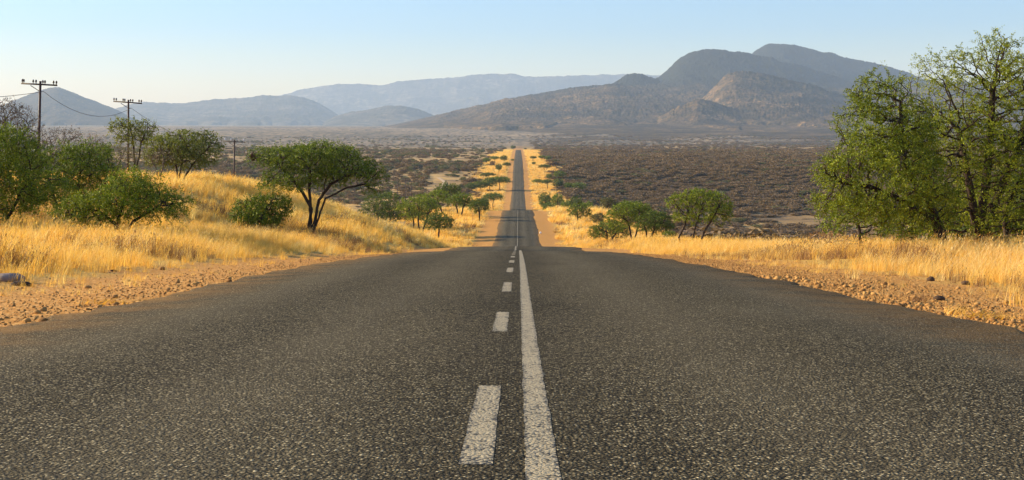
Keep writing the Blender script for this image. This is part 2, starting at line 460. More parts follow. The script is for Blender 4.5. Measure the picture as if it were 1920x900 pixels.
massif("far_range", M_RANGE, np.linspace(380, 1420, 420), np.linspace(12500, 19300, 90), [
    (16500, 3300, 3000, 1.0, [(400, 225), (480, 190), (530, 177), (560, 168), (600, 160), (660, 155), (700, 158), (760, 150), (830, 145), (900, 138), (950, 136), (1000, 143), (1030, 142), (1100, 139), (1165, 138), (1230, 139), (1300, 150), (1400, 200)])],
    gully=.6, gs=95., seed=12, rough=12)
massif("far_hills", M_RANGE, np.linspace(150, 720, 300), np.linspace(9500, 14500, 70), [
    (12200, 2300, 2000, 1.0, [(160, 232), (200, 210), (232, 199), (280, 191), (330, 193), (400, 186), (450, 183), (500, 178), (540, 178), (580, 186), (620, 206), (645, 222), (690, 240)])],
    gully=.42, gs=60., seed=22, rough=10)
massif("low_hills", M_RANGE, np.linspace(590, 900, 160), np.linspace(8200, 11500, 50), [
    (10000, 1500, 1200, 1.0, [(600, 232), (640, 214), (700, 202), (740, 196), (780, 203), (830, 222), (880, 238)])],
    gully=.4, gs=45., seed=31, rough=8)
massif("cone_hill", M_MOUNT, np.linspace(-260, 330, 300), np.linspace(6600, 10500, 90), [
    (8600, 1700, 1500, .95, [(-240, 240), (-120, 232), (-40, 214), (20, 190), (60, 174), (88, 164), (104, 162), (122, 167), (150, 178), (190, 194), (220, 206), (245, 219), (275, 234), (310, 242)])],
    gully=.2, gs=30., seed=41, rough=7, darken=lambda PX, Y, H, X: np.full_like(H, .45))

# ------------------------------------------------------------------ air
hz = mesh_obj("haze", [(x, y, z) for x in (-19900, 19900) for y in (-3000, 19900) for z in (-60, 1150)],
              np.array([[0, 1, 3, 2], [4, 6, 7, 5], [0, 4, 5, 1], [2, 3, 7, 6], [0, 2, 6, 4], [1, 5, 7, 3]]), NB("haze_air").m)
hm = hz.data.materials[0]; hn = hm.node_tree
pv = hn.nodes.new('ShaderNodeVolumePrincipled'); pv.inputs['Color'].default_value = (.64, .81, .98, 1); pv.inputs['Density'].default_value = 5.7e-5; pv.inputs['Anisotropy'].default_value = .1
hn.links.new(pv.outputs[0], hn.nodes['Material Output'].inputs['Volume'])
tag(hz, kind='stuff')
# ------------------------------------------------------------------ plant materials
def leaf_mat(name, a, b, c3, trans=.45):
    nb = NB(name)
    geo = nb.n('ShaderNodeNewGeometry'); oi = nb.n('ShaderNodeObjectInfo')
    P = nb.coord()
    r = nb.math('ADD', nb.math('MULTIPLY', geo.outputs['Random Per Island'], .55), nb.math('MULTIPLY', nb.noise(P, 1.6, 3), .45))
    r = nb.math('ADD', r, nb.math('MULTIPLY', nb.math('SUBTRACT', oi.outputs['Random'], .5), .15))
    c = nb.ramp(r, [(.12, a), (.5, b), (.88, c3)])
    d = nb.n('ShaderNodeBsdfPrincipled'); nb.l(c, d.inputs['Base Color']); d.inputs['Roughness'].default_value = .6; d.inputs['Specular IOR Level'].default_value = .25
    t = nb.n('ShaderNodeBsdfTranslucent'); nb.l(nb.mix(1, c, (1.25, 1.15, .55), 'MULTIPLY'), t.inputs['Color'])
    m = nb.n('ShaderNodeMixShader'); m.inputs[0].default_value = trans
    nb.l(d.outputs[0], m.inputs[1]); nb.l(t.outputs[0], m.inputs[2]); nb.l(m.outputs[0], nb.out.inputs['Surface'])
    return nb.m
def bark_mat(name, a, b):
    nb = NB(name); P = nb.coord()
    n = nb.noise(nb.scalev(P, (1, 1, .25)), 14, 5, .7)
    return nb.pbsdf(nb.mix(nb.mapr(n, .3, .7), a, b), .9, nb.bump(n, .9, .02), .15)
M_LEAF = leaf_mat("thorn_leaf", (.045, .08, .004), (.14, .195, .008), (.38, .42, .014), .18)
M_LEAFY = leaf_mat("bright_leaf", (.07, .11, .006), (.18, .225, .010), (.43, .44, .02), .22)  # brightest green of the leaf materials
M_LEAFD = leaf_mat("dark_leaf", (.03, .055, .005), (.10, .145, .009), (.22, .25, .016), .16)
M_LEAFG = leaf_mat("grey_leaf", (.06, .085, .015), (.15, .18, .025), (.29, .31, .045), .28)
M_TWIG = leaf_mat("dry_twig", (.055, .040, .028), (.105, .075, .05), (.17, .125, .085), .1)
M_TWIGP = leaf_mat("pale_twig", (.16, .11, .075), (.26, .18, .12), (.36, .26, .18), .1)
M_SCRUB = leaf_mat("brown_scrub", (.10, .062, .026), (.20, .125, .054), (.33, .215, .09), .2)
M_SCRUBG = leaf_mat("olive_scrub", (.08, .08, .026), (.14, .135, .045), (.22, .20, .07), .3)
M_STRAW = leaf_mat("straw", (.50, .265, .050), (.76, .46, .105), (.90, .70, .28), .45)
M_STRAWP = leaf_mat("pale_straw", (.62, .42, .16), (.82, .62, .27), (.9, .78, .46), .45)
M_STRAWB = leaf_mat("brown_straw", (.16, .075, .03), (.27, .14, .055), (.42, .25, .10), .35)
M_BARK = bark_mat("bark", (.022, .015, .010), (.075, .052, .036))
M_BARKG = bark_mat("grey_bark", (.07, .055, .042), (.16, .125, .095))

# ------------------------------------------------------------------ tree growth
def colonize(rng, A, paths, step, kill, up=.0, maxn=6000, infl=None):
    pos = []; par = []
    for P in paths:
        prev = -1
        for q in P:
            if prev == -1 and pos:
                dd = [np.linalg.norm(np.array(q) - u) for u in pos]
                if min(dd) < 1e-4:
                    prev = int(np.argmin(dd)); continue
            pos.append(np.array(q, float)); par.append(prev); prev = len(pos) - 1
    pos = [p for p in pos]
    A = np.asarray(A, float); near = np.full(len(A), 1e9); idx = np.zeros(len(A), int)
    alive = np.ones(len(A), bool)
    def upd(i0):
        for i in range(i0, len(pos)):
            d = np.linalg.norm(A - pos[i], axis=1)
            b = d < near
            near[b] = d[b]; idx[b] = i
    upd(0); grown = set()
    for it in range(220):
        alive &= near > kill
        if not alive.any() or len(pos) > maxn: break
        act = np.where(alive)[0]
        if infl: act = act[near[act] < infl + it * step * .6]
        if not len(act):
            continue
        dirs = {}
        P_ = np.array(pos)
        dv = A[act] - P_[idx[act]]
        dv /= np.linalg.norm(dv, axis=1)[:, None] + 1e-9
        acc = np.zeros((len(pos), 3)); np.add.at(acc, idx[act], dv)
        i0 = len(pos); cnt = 0
        for i in np.unique(idx[act]):
            v = acc[i]; n = np.linalg.norm(v)
            if n < 1e-3: v = rng.randn(3)
            v = v / (np.linalg.norm(v) + 1e-9) + rng.randn(3) * .22 + np.array([0, 0, up])
            v /= np.linalg.norm(v)
            key = (i, tuple(np.round(v * 2.2)))
            if key in grown: continue
            grown.add(key)
            pos.append(P_[i] + v * step * rng.uniform(.75, 1.15)); par.append(int(i)); cnt += 1
        if cnt == 0: break
        upd(i0)
    return np.array(pos), np.array(par)

def skeleton_mesh(rng, pos, par, tip, expo=2.3, base_r=None, cap=None):
    n = len(pos)
    ch = [[] for _ in range(n)]
    for i, p in enumerate(par):
        if p >= 0: ch[p].append(i)
    r = np.zeros(n)
    order = sorted(range(n), key=lambda i: -i)
    acc = np.zeros(n)
    if base_r:
        ends = max(2, sum(1 for c in ch if not c)) / max(1, sum(1 for p in par if p < 0))
        expo = max(1.6, math.log(ends) / math.log(max(1.5, base_r / tip)))
    for i in order:
        r[i] = max(tip, acc[i] ** (1 / expo)) if ch[i] else tip
        if par[i] >= 0: acc[par[i]] += r[i] ** expo
    V = []; Fq = []; ring = {}
    def mk(i, c, d, rr, k):
        d = d / (np.linalg.norm(d) + 1e-9)
        a = np.cross(d, (0.31, .9, .2)); a /= np.linalg.norm(a) + 1e-9; b = np.cross(d, a)
        s = len(V)
        for q in range(k):
            t = 2 * math.pi * q / k; V.append(c + rr * (a * math.cos(t) + b * math.sin(t)))
        return s
    rmax = r.max()
    for i in range(n):
        p = par[i]
        if p < 0: continue
        k = 7 if r[i] > rmax * .35 else 5 if r[i] > rmax * .12 else 3
        main = max(ch[p], key=lambda c: r[c]) == i
        d = pos[i] - pos[p]
        if main and p in ring and ring[p][1] == k: s0 = ring[p][0]
        else: s0 = mk(p, pos[p], d if not main or par[p] < 0 else d + pos[p] - pos[par[p]], (r[p] * (1.35 if par[p] < 0 else 1)) if main else r[i] * 1.15, k)
        d2 = d.copy()
        if ch[i]: d2 = d + pos[max(ch[i], key=lambda c: r[c])] - pos[i]
        s1 = mk(i, pos[i], d2, r[i] if ch[i] else r[i] * .5, k)
        ring[i] = (s1, k)
        for q in range(k): Fq.append((s0 + q, s0 + (q + 1) % k, s1 + (q + 1) % k, s1 + q))
    return np.array(V), np.array(Fq), r, ch

def leaf_rhombs(rng, C, L, W, up=.25, droop=0.0, axis=None):
    """one thin rhomb leaf at each centre"""
    n = len(C)
    u = rng.randn(n, 3) if axis is None else axis + rng.randn(n, 3) * .35
    u[:, 2] -= droop
    u /= np.linalg.norm(u, axis=1)[:, None]
    nn = rng.randn(n, 3) * .8 + np.array([0, 0, up * 3]); v = np.cross(nn, u); v /= np.linalg.norm(v, axis=1)[:, None] + 1e-9
    l = (L * rng.uniform(.6, 1.3, n))[:, None]; w_ = (W * rng.uniform(.6, 1.3, n))[:, None]
    V = np.stack([C - u * l / 2, C + v * w_ / 2 + u * l * .08, C + u * l / 2, C - v * w_ / 2 + u * l * .08], 1).reshape(-1, 3)
    return V, np.arange(4 * n).reshape(-1, 4)

def sprays(rng, pos, par, r, tipsel, per, length, nleaf, L, W, droop=0., spread=.5):
    """short leafy twigs at the ends of the branches"""
    out = []; ax = []
    idx = np.repeat(tipsel, per)
    d = pos[idx] - pos[np.maximum(par[idx], 0)]; d /= np.linalg.norm(d, axis=1)[:, None] + 1e-9
    d = d + rng.randn(len(idx), 3) * spread; d[:, 2] -= droop; d /= np.linalg.norm(d, axis=1)[:, None] + 1e-9
    ln = length * rng.uniform(.5, 1.3, len(idx))
    start = pos[idx] + rng.randn(len(idx), 3) * length * .12
    C = []; AX = []
    for k in range(nleaf):
        t = (k + .5) / nleaf
        side = rng.randn(len(idx), 3); side -= d * (side * d).sum(1)[:, None]; side /= np.linalg.norm(side, axis=1)[:, None] + 1e-9
        p = start + d * (ln * t)[:, None] + side * (L * .45); p[:, 2] -= droop * .5 * ln * t * t
        C.append(p); AX.append(side + d * .4)
    return leaf_rhombs(rng, np.concatenate(C), L, W, axis=np.concatenate(AX), droop=droop * .3)

def crown_points(rng, ells, n, shell=.55, under=1.0):
    vol = np.array([e[3] * e[4] * e[5] for e in ells]) ** .85
    cnt = rng.multinomial(n, vol / vol.sum()); out = []
    for e, c in zip(ells, cnt):
        p = rng.randn(c * 3, 3); p /= np.linalg.norm(p, axis=1)[:, None]
        p *= (rng.uniform(shell ** 3, 1, len(p)) ** (1 / 3.))[:, None]
        keep = rng.rand(len(p)) < np.where(p[:, 2] > -.25, 1, under)
        p = p[keep][:c]
        out.append(p * np.array(e[3:6]) + np.array(e[0:3]))
    return np.concatenate(out)

def carve(rng, A, amt, size):
    f = 1.0 / size
    n = .5 * fbm(A[:, 0] * f + A[:, 2] * .7 * f + 40, A[:, 1] * f - A[:, 2] * .6 * f + 40, 2, 3) + .5 * fbm(A[:, 2] * 1.3 * f + 40, (A[:, 0] - A[:, 1]) * .8 * f + 40, 2, 8)
    q = np.quantile(n, amt)
    return A[n > q]

def grow_tree(seed, ells, stems, natt, step, kill, tip, base_r, leafm, bark, per=3, slen=.15, nleaf=6, L=.05, W=.025, droop=0., shell=.5, thr=1.4, up=.05, under=.6, spread=.55, fill=0, wobble=.08, infl=None, name='thorn_tree', inner=1.0, gaps=.25):
    """returns (trunk mesh object, crown mesh object), unlinked, in local metres around the stem's foot"""
    rng = np.random.RandomState(seed)
    A = crown_points(rng, ells, natt, shell, under)
    if gaps: A = carve(rng, A, gaps, .36 * float(np.mean([e[3] for e in ells])))
    paths = []
    for st in stems:
        st = [np.array(q, float) for q in st]; P = [st[0]]
        for a, b in zip(st[:-1], st[1:]):
            m = max(1, int(np.linalg.norm(b - a) / (step * 1.2)))
            for k in range(1, m + 1):
                P.append(a + (b - a) * k / m + (rng.randn(3) * wobble * step if k < m else 0))
        paths.append(P)
    pos, par = colonize(rng, A, paths, step, kill, up, infl=infl)
    V, Fq, r, ch = skeleton_mesh(rng, pos, par, tip, base_r=base_r)
    tr = mesh_obj("trunk", V, Fq, bark, link=False, smooth=True)
    thin = np.where((r < tip * thr) & (par >= 0))[0]
    if inner < 1: thin = thin[rng.rand(len(thin)) < inner]
    LV, LF = sprays(rng, pos, par, r, thin, per, slen, nleaf, L, W, droop, spread)
    if fill:
        C = crown_points(rng, ells, fill, .3, under)
        v2, f2 = leaf_rhombs(rng, C, L, W, droop=droop); LF = np.concatenate([LF, f2 + len(LV)]); LV = np.concatenate([LV, v2])
    cr = mesh_obj("crown", LV, LF, leafm, link=False)
    return tr, cr

def place(name, parts, loc, label, cat='tree', group=None, scale=1.0, rz=0.0):
    root = empty(name, loc, rz); root.scale = (scale,) * 3 if not hasattr(scale, '__len__') else scale
    tag(root, label, cat, group)
    for p in parts:
        c = p if not p.users_collection and p.parent is None else p.copy()
        COL.objects.link(c); c.parent = root
    return root

def at(px, Y): return (px - HX) / F * Y
def tree(name, label, px, Y, crowns, stems, seed, group=None, depth=1.0, cat='tree', **kw):
    """crowns: (px, v, half width px, half height px[, metres behind]) as measured; stems: lists of (px, v[, depth])"""
    s = Y / F; x0 = at(px, Y); z0 = gz(x0, Y)
    E = []
    for c in crowns:
        dy = c[4] if len(c) > 4 else 0
        E.append((at(c[0], Y) - x0, dy, CAMZ - (c[1] - HY) * s - z0, c[2] * s, c[2] * s * depth, c[3] * s))
    ST = []
    for st in stems:
        P = []
        for k, q in enumerate(st):
            z = CAMZ - (q[1] - HY) * s - z0
            P.append((at(q[0], Y) - x0, q[2] if len(q) > 2 else 0, z if k else min(z, -.12)))
        ST.append(P)
    0 and print("TREE", name, px, Y, "ground v", round(v_of(z0, Y), 1), "stem v", stems[0][0][1])
    tr, cr = grow_tree(seed, E, ST, **kw)
    return place(name, [tr, cr], (x0, Y, z0), label, cat, group)

GL, GR = "green thorn trees on the left verge", "green thorn trees on the right verge"
# the big tree on the right, two leaning halves
big = dict(bark=M_BARK, leafm=M_LEAFY, tip=.0072, L=.046, W=.023, nleaf=12, slen=.23, droop=.12)
tree("thorn_tree", "tallest airy green thorn tree with several dark trunks at the right edge", 1850, 30,
     [(1850, 190, 110, 120), (1900, 300, 140, 130, .5), (1790, 290, 110, 100, -.3), (1975, 200, 110, 120, .4), (1850, 100, 50, 46), (1745, 150, 48, 50), (1760, 385, 90, 60, -.5), (1950, 400, 120, 60), (1895, 120, 40, 50), (1735, 235, 55, 65, .3)],
     [[(1842, 486), (1838, 420), (1850, 330), (1858, 240), (1862, 160)], [(1850, 486, .25), (1870, 400, .4), (1915, 300, .5), (1950, 210, .6)], [(1835, 486, -.2), (1818, 400, -.3), (1800, 310, -.4), (1790, 240, -.2)], [(1905, 484, .5), (1900, 400, .5), (1930, 330, .4)]],
     seed=101, natt=6500, step=.11, kill=.115, base_r=.10, gaps=.32, per=3, thr=1.3, shell=.1, up=.12, spread=.7, inner=.9, infl=1.2, **big)
tree("thorn_tree", "wide airy green thorn tree leaning left over the grass on the right", 1776, 28,
     [(1660, 250, 95, 95), (1640, 330, 115, 75, -.3), (1700, 380, 100, 60), (1650, 180, 60, 50), (1590, 375, 70, 50), (1700, 300, 80, 80, .5), (1575, 320, 55, 30)],
     [[(1776, 484), (1766, 430), (1738, 370), (1700, 320), (1690, 255), (1688, 190)], [(1776, 484), (1750, 410), (1690, 375), (1630, 350), (1570, 340)]],
     seed=102, natt=4500, step=.105, kill=.11, base_r=.09, gaps=.30, per=3, thr=1.3, shell=.1, up=.1, spread=.7, inner=.95, infl=1.2, **big)
tree("thorn_tree", "small thin-stemmed green tree under the wide crown on the right", 1615, 36,
     [(1610, 400, 70, 38), (1650, 415, 45, 30), (1570, 415, 40, 26)], [[(1616, 478), (1613, 440), (1608, 405)]],
     seed=103, natt=900, step=.12, kill=.125, tip=.007, base_r=.045, per=2, thr=1.3, leafm=M_LEAF, bark=M_BARK, L=.06, W=.03, nleaf=6, slen=.2, shell=.2)
tree("thorn_tree", "dark low green tree behind the trunks at the right edge", 1900, 40,
     [(1780, 380, 80, 45), (1880, 370, 90, 50), (1740, 430, 90, 38), (1830, 420, 100, 40), (1910, 425, 100, 45)], [[(1880, 485), (1830, 450), (1760, 430)], [(1880, 485), (1900, 440), (1920, 420)]],
     seed=104, natt=3000, step=.14, kill=.15, tip=.008, base_r=.06, gaps=.2, per=3, thr=1.3, leafm=M_LEAFD, bark=M_BARK, L=.08, W=.04, nleaf=6, slen=.22, shell=.1)
# left cluster
near = dict(bark=M_BARK, leafm=M_LEAF, tip=.007, L=.058, W=.029, nleaf=15, slen=.36, droop=.12, shell=.2, under=.6, spread=.75)
tree("thorn_tree", "dark green thorn bush cut off by the left edge", 15, 36,
     [(-10, 300, 90, 66), (40, 300, 50, 45), (-40, 360, 110, 60), (60, 350, 70, 40)], [[(-20, 455), (-15, 400), (0, 330)], [(-20, 455), (20, 400), (50, 340)], [(-20, 455), (-60, 380), (-80, 330)]],
     seed=111, natt=2600, step=.125, kill=.13, base_r=.07, gaps=.33, per=3, thr=1.3, **near)
tree("thorn_tree", "bright green thorn bush rising between the dark bush and the low spreading bush", 125, 42,
     [(145, 315, 72, 45), (110, 350, 75, 40), (185, 345, 60, 40), (80, 310, 45, 30), (165, 290, 50, 25)], [[(125, 440), (110, 400), (95, 350), (85, 310)], [(125, 440), (140, 390), (150, 330)], [(125, 440), (165, 390), (190, 350)]],
     seed=112, natt=2600, step=.13, kill=.14, base_r=.07, gaps=.36, per=3, thr=1.3, **near)
tree("thorn_tree", "low spreading green thorn bush with forked stems above the left grass", 222, 38,
     [(235, 375, 80, 36), (300, 385, 55, 30), (170, 395, 60, 32), (250, 350, 55, 26), (130, 410, 40, 22)], [[(219, 449), (216, 420), (185, 395)], [(219, 449), (222, 410), (235, 370)], [(222, 449), (250, 415), (300, 385)]],
     seed=113, natt=2800, step=.115, kill=.12, base_r=.055, gaps=.36, per=3, thr=1.3, **near)
mid = dict(bark=M_BARK, tip=.014, L=.12, W=.06, nleaf=6, slen=.34, shell=.25)
tree("thorn_tree", "slender airy tree growing in front of the second telegraph pole", 252, 84,
     [(250, 240, 46, 20), (225, 235, 28, 13), (275, 245, 24, 16), (255, 262, 40, 14)], [[(254, 335), (252, 295), (250, 270), (245, 240)], [(252, 295), (265, 265), (275, 245)]],
     seed=121, natt=900, step=.2, kill=.2, base_r=.055, gaps=.3, per=2, thr=1.3, leafm=M_LEAFG, droop=.1, under=.4, **mid)
tree("thorn_tree", "drooping round-crowned tree with several stems right of the second pole", 338, 80,
     [(345, 270, 68, 28), (390, 268, 30, 24), (310, 285, 45, 28), (350, 295, 60, 20)], [[(335, 343), (330, 310), (312, 285)], [(335, 343), (342, 305), (350, 275)], [(338, 343), (360, 310), (392, 275)]],
     seed=122, natt=1700, step=.2, kill=.2, base_r=.06, per=3, thr=1.3, leafm=M_LEAFG, droop=.5, under=.8, **mid)
tree("acacia_tree", "broad flat-topped acacia with one leaning dark trunk on the left bank", 578, 60,
     [(585, 296, 98, 26), (512, 296, 52, 22), (658, 322, 64, 28), (575, 332, 84, 24), (698, 344, 34, 22), (535, 345, 62, 16), (610, 282, 54, 18)],
     [[(577, 438), (582, 405), (584, 392), (568, 362), (545, 330), (515, 305)], [(584, 392), (580, 350), (582, 310)], [(584, 392), (598, 375), (620, 345), (660, 325)], [(584, 392), (610, 372), (650, 352), (685, 345)]],
     seed=131, natt=3800, step=.15, kill=.15, tip=.010, base_r=.088, gaps=.33, per=3, thr=1.3, leafm=M_LEAF, bark=M_BARK, L=.075, W=.036, nleaf=10, slen=.32, droop=.12, shell=.3, under=.45)
tree("thorn_tree", "rounded low green bush just left of the flat-topped acacia", 480, 60,
     [(490, 390, 48, 28), (460, 398, 30, 24), (520, 385, 30, 24), (485, 408, 50, 16)], [[(478, 436), (475, 410), (470, 390)], [(480, 436), (492, 405), (500, 385)]],
     seed=132, natt=1300, step=.14, kill=.15, tip=.010, base_r=.06, per=3, thr=1.4, leafm=M_LEAF, bark=M_BARK, L=.10, W=.05, nleaf=7, slen=.3, droop=.4, shell=.2, under=1.0)
# leafless trees and thickets
bare = dict(bark=M_BARKG, per=2, thr=1.5, nleaf=4, shell=.1)
tree("bare_tree", "grey leafless tree at the left edge beneath the telegraph wire", 20, 66,
     [(10, 225, 60, 42), (50, 240, 30, 26), (-40, 240, 50, 40), (20, 262, 55, 22)], [[(15, 330), (15, 270), (10, 230)], [(15, 330), (35, 270), (52, 240)], [(15, 330), (-15, 270), (-40, 240)]],
     seed=141, natt=1500, step=.18, kill=.18, tip=.010, base_r=.09, leafm=M_TWIG, L=.16, W=.03, slen=.3, **bare)
for k, (px, Y, cr, b, lab) in enumerate([
    (115, 70, [(115, 258, 42, 20), (90, 275, 40, 22)], 320, "brown leafless thicket at the foot of the first telegraph pole"),
    (172, 70, [(172, 268, 26, 16), (180, 282, 26, 12)], 318, "pale pinkish leafless shrub between the first two telegraph poles"),
    (215, 74, [(212, 288, 38, 18), (240, 295, 30, 16)], 322, "olive grey thicket left of the second telegraph pole"),
    (298, 78, [(292, 300, 28, 16), (306, 290, 20, 14)], 328, "brown twiggy shrub between the slender tree and the drooping tree"),
    (400, 82, [(400, 350, 16, 13)], 368, "small leafless shrub on top of the grassy bank"),
    (395, 62, [(385, 405, 40, 22), (350, 400, 30, 18)], 428, "reddish brown dry bush right of the low spreading thorn bush"),
    (650, 74, [(640, 415, 36, 18), (675, 424, 30, 14)], 440, "reddish brown dry bush in the shade right of the acacia trunk"),
    (1535, 52, [(1545, 452, 46, 18), (1590, 458, 40, 14)], 476, "reddish brown dry bush left of the big tree on the right")]):
    tree("dry_shrub", lab, px, Y, cr, [[(px, b), (px - 6, b - 14)], [(px, b), (px + 8, b - 16)]], seed=150 + k, cat='shrub', natt=330, step=.17, kill=.18, tip=.009, base_r=.05,
         leafm=[M_TWIG, M_TWIGP, M_SCRUBG, M_TWIG, M_TWIG, M_STRAWB, M_STRAWB, M_STRAWB][k], L=.13, W=.028, slen=.28, **bare)
# trees of the dip, on both sides of the road
tk = dict(bark=M_BARK, tip=.014, nleaf=6, shell=.2, per=4, thr=1.35, gaps=.15)
for args in [
    ("dense rounded green tree with low crown right of the grassy bank", 715, 215, [(722, 385, 44, 26), (700, 395, 26, 22), (745, 400, 26, 18), (720, 405, 40, 16)], [[(715, 440), (712, 415), (705, 395)], [(718, 440), (735, 405)]], M_LEAFD, GL, 161),
    ("green umbrella tree on three thin stems beside the small tree left of the road", 784, 200, [(785, 385, 38, 20), (765, 392, 24, 18), (805, 392, 24, 18), (785, 402, 32, 12)], [[(776, 440), (775, 410), (770, 395)], [(787, 440), (784, 412), (786, 390)], [(789, 440), (800, 412), (806, 392)]], M_LEAF, GL, 162),
    ("small single-stemmed tree nearest the road crest on the left", 823, 192, [(823, 415, 28, 14), (808, 418, 16, 10), (838, 418, 15, 9)], [[(822, 444), (823, 428), (824, 416)]], M_LEAFD, GL, 163),
    ("dark umbrella crown standing above the left roadside trees", 840, 300, [(840, 354, 24, 10), (828, 358, 14, 7), (853, 358, 14, 7)], [[(840, 395), (839, 375), (838, 358)]], M_LEAFD, GL, 164),
    ("pale green tree on two splayed stems left of the road", 862, 255, [(864, 374, 22, 11), (850, 376, 14, 8), (880, 377, 12, 8)], [[(862, 411), (857, 392), (852, 378)], [(864, 411), (868, 390), (872, 378)]], M_LEAF, GL, 165),
    ("dark round-headed tree closest to the left shoulder of the road", 899, 243, [(899, 386, 18, 12), (890, 388, 10, 9), (908, 389, 9, 9)], [[(899, 419), (899, 402), (898, 390)]], M_LEAFD, GL, 166),
    ("two-stemmed green tree behind the umbrella tree on the left", 830, 262, [(822, 368, 22, 11), (800, 374, 20, 10), (838, 374, 12, 9)], [[(830, 407), (826, 388), (820, 372)]], M_LEAF, GL, 167),
    ("low dense dark green bush on the right verge beyond the crest", 1142, 165, [(1142, 430, 36, 16), (1120, 434, 18, 13), (1165, 434, 18, 13)], [[(1140, 452), (1138, 436)], [(1142, 452), (1155, 436)]], M_LEAFD, GR, 168),
    ("upright green tree on a V of two stems on the right", 1187, 140, [(1182, 396, 40, 20), (1160, 405, 26, 18), (1205, 400, 22, 16), (1165, 420, 26, 12)], [[(1186, 455), (1180, 425), (1170, 405)], [(1188, 455), (1196, 425), (1203, 402)]], M_LEAF, GR, 169),
    ("darker round tree standing between the V-stemmed tree and the three-stemmed tree", 1215, 135, [(1228, 416, 34, 22), (1210, 420, 22, 16), (1245, 425, 22, 14)], [[(1213, 454), (1212, 435), (1208, 420)], [(1216, 454), (1226, 432), (1238, 420)]], M_LEAFD, GR, 170),
    ("bright leafy tree on three bare stems, largest of the right verge", 1290, 100, [(1330, 388, 46, 30), (1278, 380, 32, 20), (1310, 370, 36, 18), (1355, 400, 24, 24), (1290, 408, 32, 12)], [[(1277, 466), (1273, 446), (1283, 425), (1290, 395)], [(1296, 463), (1300, 440), (1312, 400)], [(1308, 462), (1322, 432), (1345, 395)]], M_LEAF, GR, 171),
    ("small round tree on one short stem left of the low dense bush", 1083, 236, [(1085, 394, 20, 13), (1075, 397, 12, 10), (1098, 397, 11, 10)], [[(1083, 423), (1083, 408), (1082, 396)]], M_LEAFD, GR, 172)]:
    lab, px, Y, cr, st, lm, g, sd_ = args
    q = Y / 1280.0
    tree("thorn_tree", lab, px, Y, cr, st, seed=sd_, group=g, leafm=lm, natt=1000, step=.0016 * Y, kill=.00165 * Y, base_r=.0005 * Y + .03, L=q * 1.25, W=q * .6, slen=q * 3.0, droop=.15, **tk)

# small repeat trees further along the road: a few kinds, copied
protos = []
for k in range(6):
    flat = k in (0, 3)
    E = [(0, 0, .76, .46, .42, .17), (-.25, .1, .70, .28, .28, .14), (.27, -.1, .68, .28, .28, .15)] if flat else \
        [(0, 0, .66, .38, .38, .30), (-.22, .1, .55, .26, .26, .22), (.22, -.1, .58, .26, .28, .24), (0, 0, .45, .36, .36, .18)]
    st = [[(0, 0, -.04), (.02, 0, .3), (-.06, 0, .55)], [(.02, 0, -.04), (.14, .05, .35), (.24, 0, .6)]] if k % 2 else [[(0, 0, -.04), (.03, 0, .25), (.0, 0, .5)]]
    protos.append(grow_tree(200 + k, E, st, natt=480, step=.055, kill=.057, tip=.0035, base_r=.016, leafm=[M_LEAF, M_LEAFD, M_LEAF, M_LEAFD, M_LEAF, M_SCRUBG][k], bark=M_BARK, per=3, slen=.11, nleaf=5, L=.052, W=.026, thr=1.35, shell=.2))
def small(kind, label, px, v, Y, hpx, wide=1.0, group=None, cat='tree'):
    x = at(px, Y); z = gz(x, Y); h = hpx * Y / F
    rr = random.Random(int(px * 7 + v))
    return place("thorn_tree", protos[kind], (x, Y, z - .02 * h), label, cat, group, (h * wide, h * wide, h), rr.uniform(0, 6.28))
small(1, "round green tree filling the gap behind the two-stemmed tree on the left", 808, 395, 275, 30, 1.1, GL)
small(2, "green tree half hidden behind the dark umbrella crown", 872, 372, 330, 22, 1.3, GL)
small(0, "wide flat-topped tree leading the clump left of the road", 925, 391, 520, 34, 1.2, GL)
small(1, "darker tree in the clump left of the road beside its flat-topped leader", 906, 391, 515, 26, 1.2, GL)
small(4, "leftmost low tree of the clump left of the road", 890, 393, 508, 22, 1.3, GL)
small(0, "tall green tree nearest the road in the long row left of the asphalt", 936, 356, 672, 28, 1.6, GL)
small(2, "green tree second from the road in the long row left of the asphalt", 918, 356, 670, 26, 1.5, GL)
small(4, "low green tree third from the road in the long row left of the asphalt", 900, 357, 668, 20, 1.7, GL)
small(1, "low dark tree at the outer end of the long row left of the asphalt", 884, 357, 664, 17, 1.6, GL)
small(3, "dark crown rising just behind the long row left of the asphalt", 915, 342, 735, 18, 1.6, GL)
small(1, "single round tree above the long row on the left", 935, 323, 800, 17, 1.0, GL)
small(3, "thin-stemmed tree at the left shoulder right of the single round tree", 950, 319, 815, 17, .9, GL)
small(0, "left half of the dark pair of trees high up the far road", 928, 307, 925, 14, 1.5, GL)
small(1, "right half of the dark pair of trees high up the far road", 945, 305, 940, 14, 1.3, GL)
small(2, "low green tree left of the dark pair high up the far road", 912, 307, 915, 12, 1.6, GL)
small(4, "tiny bush on the left shoulder high up the far road", 961, 303, 955, 6, 1.4, GL)
small(1, "dark tree standing at the very end of the road", 962, 281, 1640, 9, 1.5)
small(5, "green grey bush beyond the road end on its left", 945, 279, 1700, 6, 2.2)
small(5, "green grey bush beyond the road end on its right", 985, 279, 1700, 4, 2.0)
small(3, "farthest dark green tree on the right verge", 1000, 303, 960, 11, 1.5, GR)
small(0, "tree group's middle crown high on the right verge", 1016, 302, 965, 12, 1.3, GR)
small(4, "pale tree at the outer end of the high group on the right verge", 1028, 302, 960, 12, 1.2, GR)
small(2, "thin-stemmed small tree below the farthest trees on the right", 1001, 311, 880, 8, 1.2, GR)
small(3, "lone flat tree halfway up the right verge", 1021, 325, 795, 17, 1.4, GR)
small(2, "rounded tree right of the lone flat tree", 1048, 336, 750, 18, 1.5, GR)
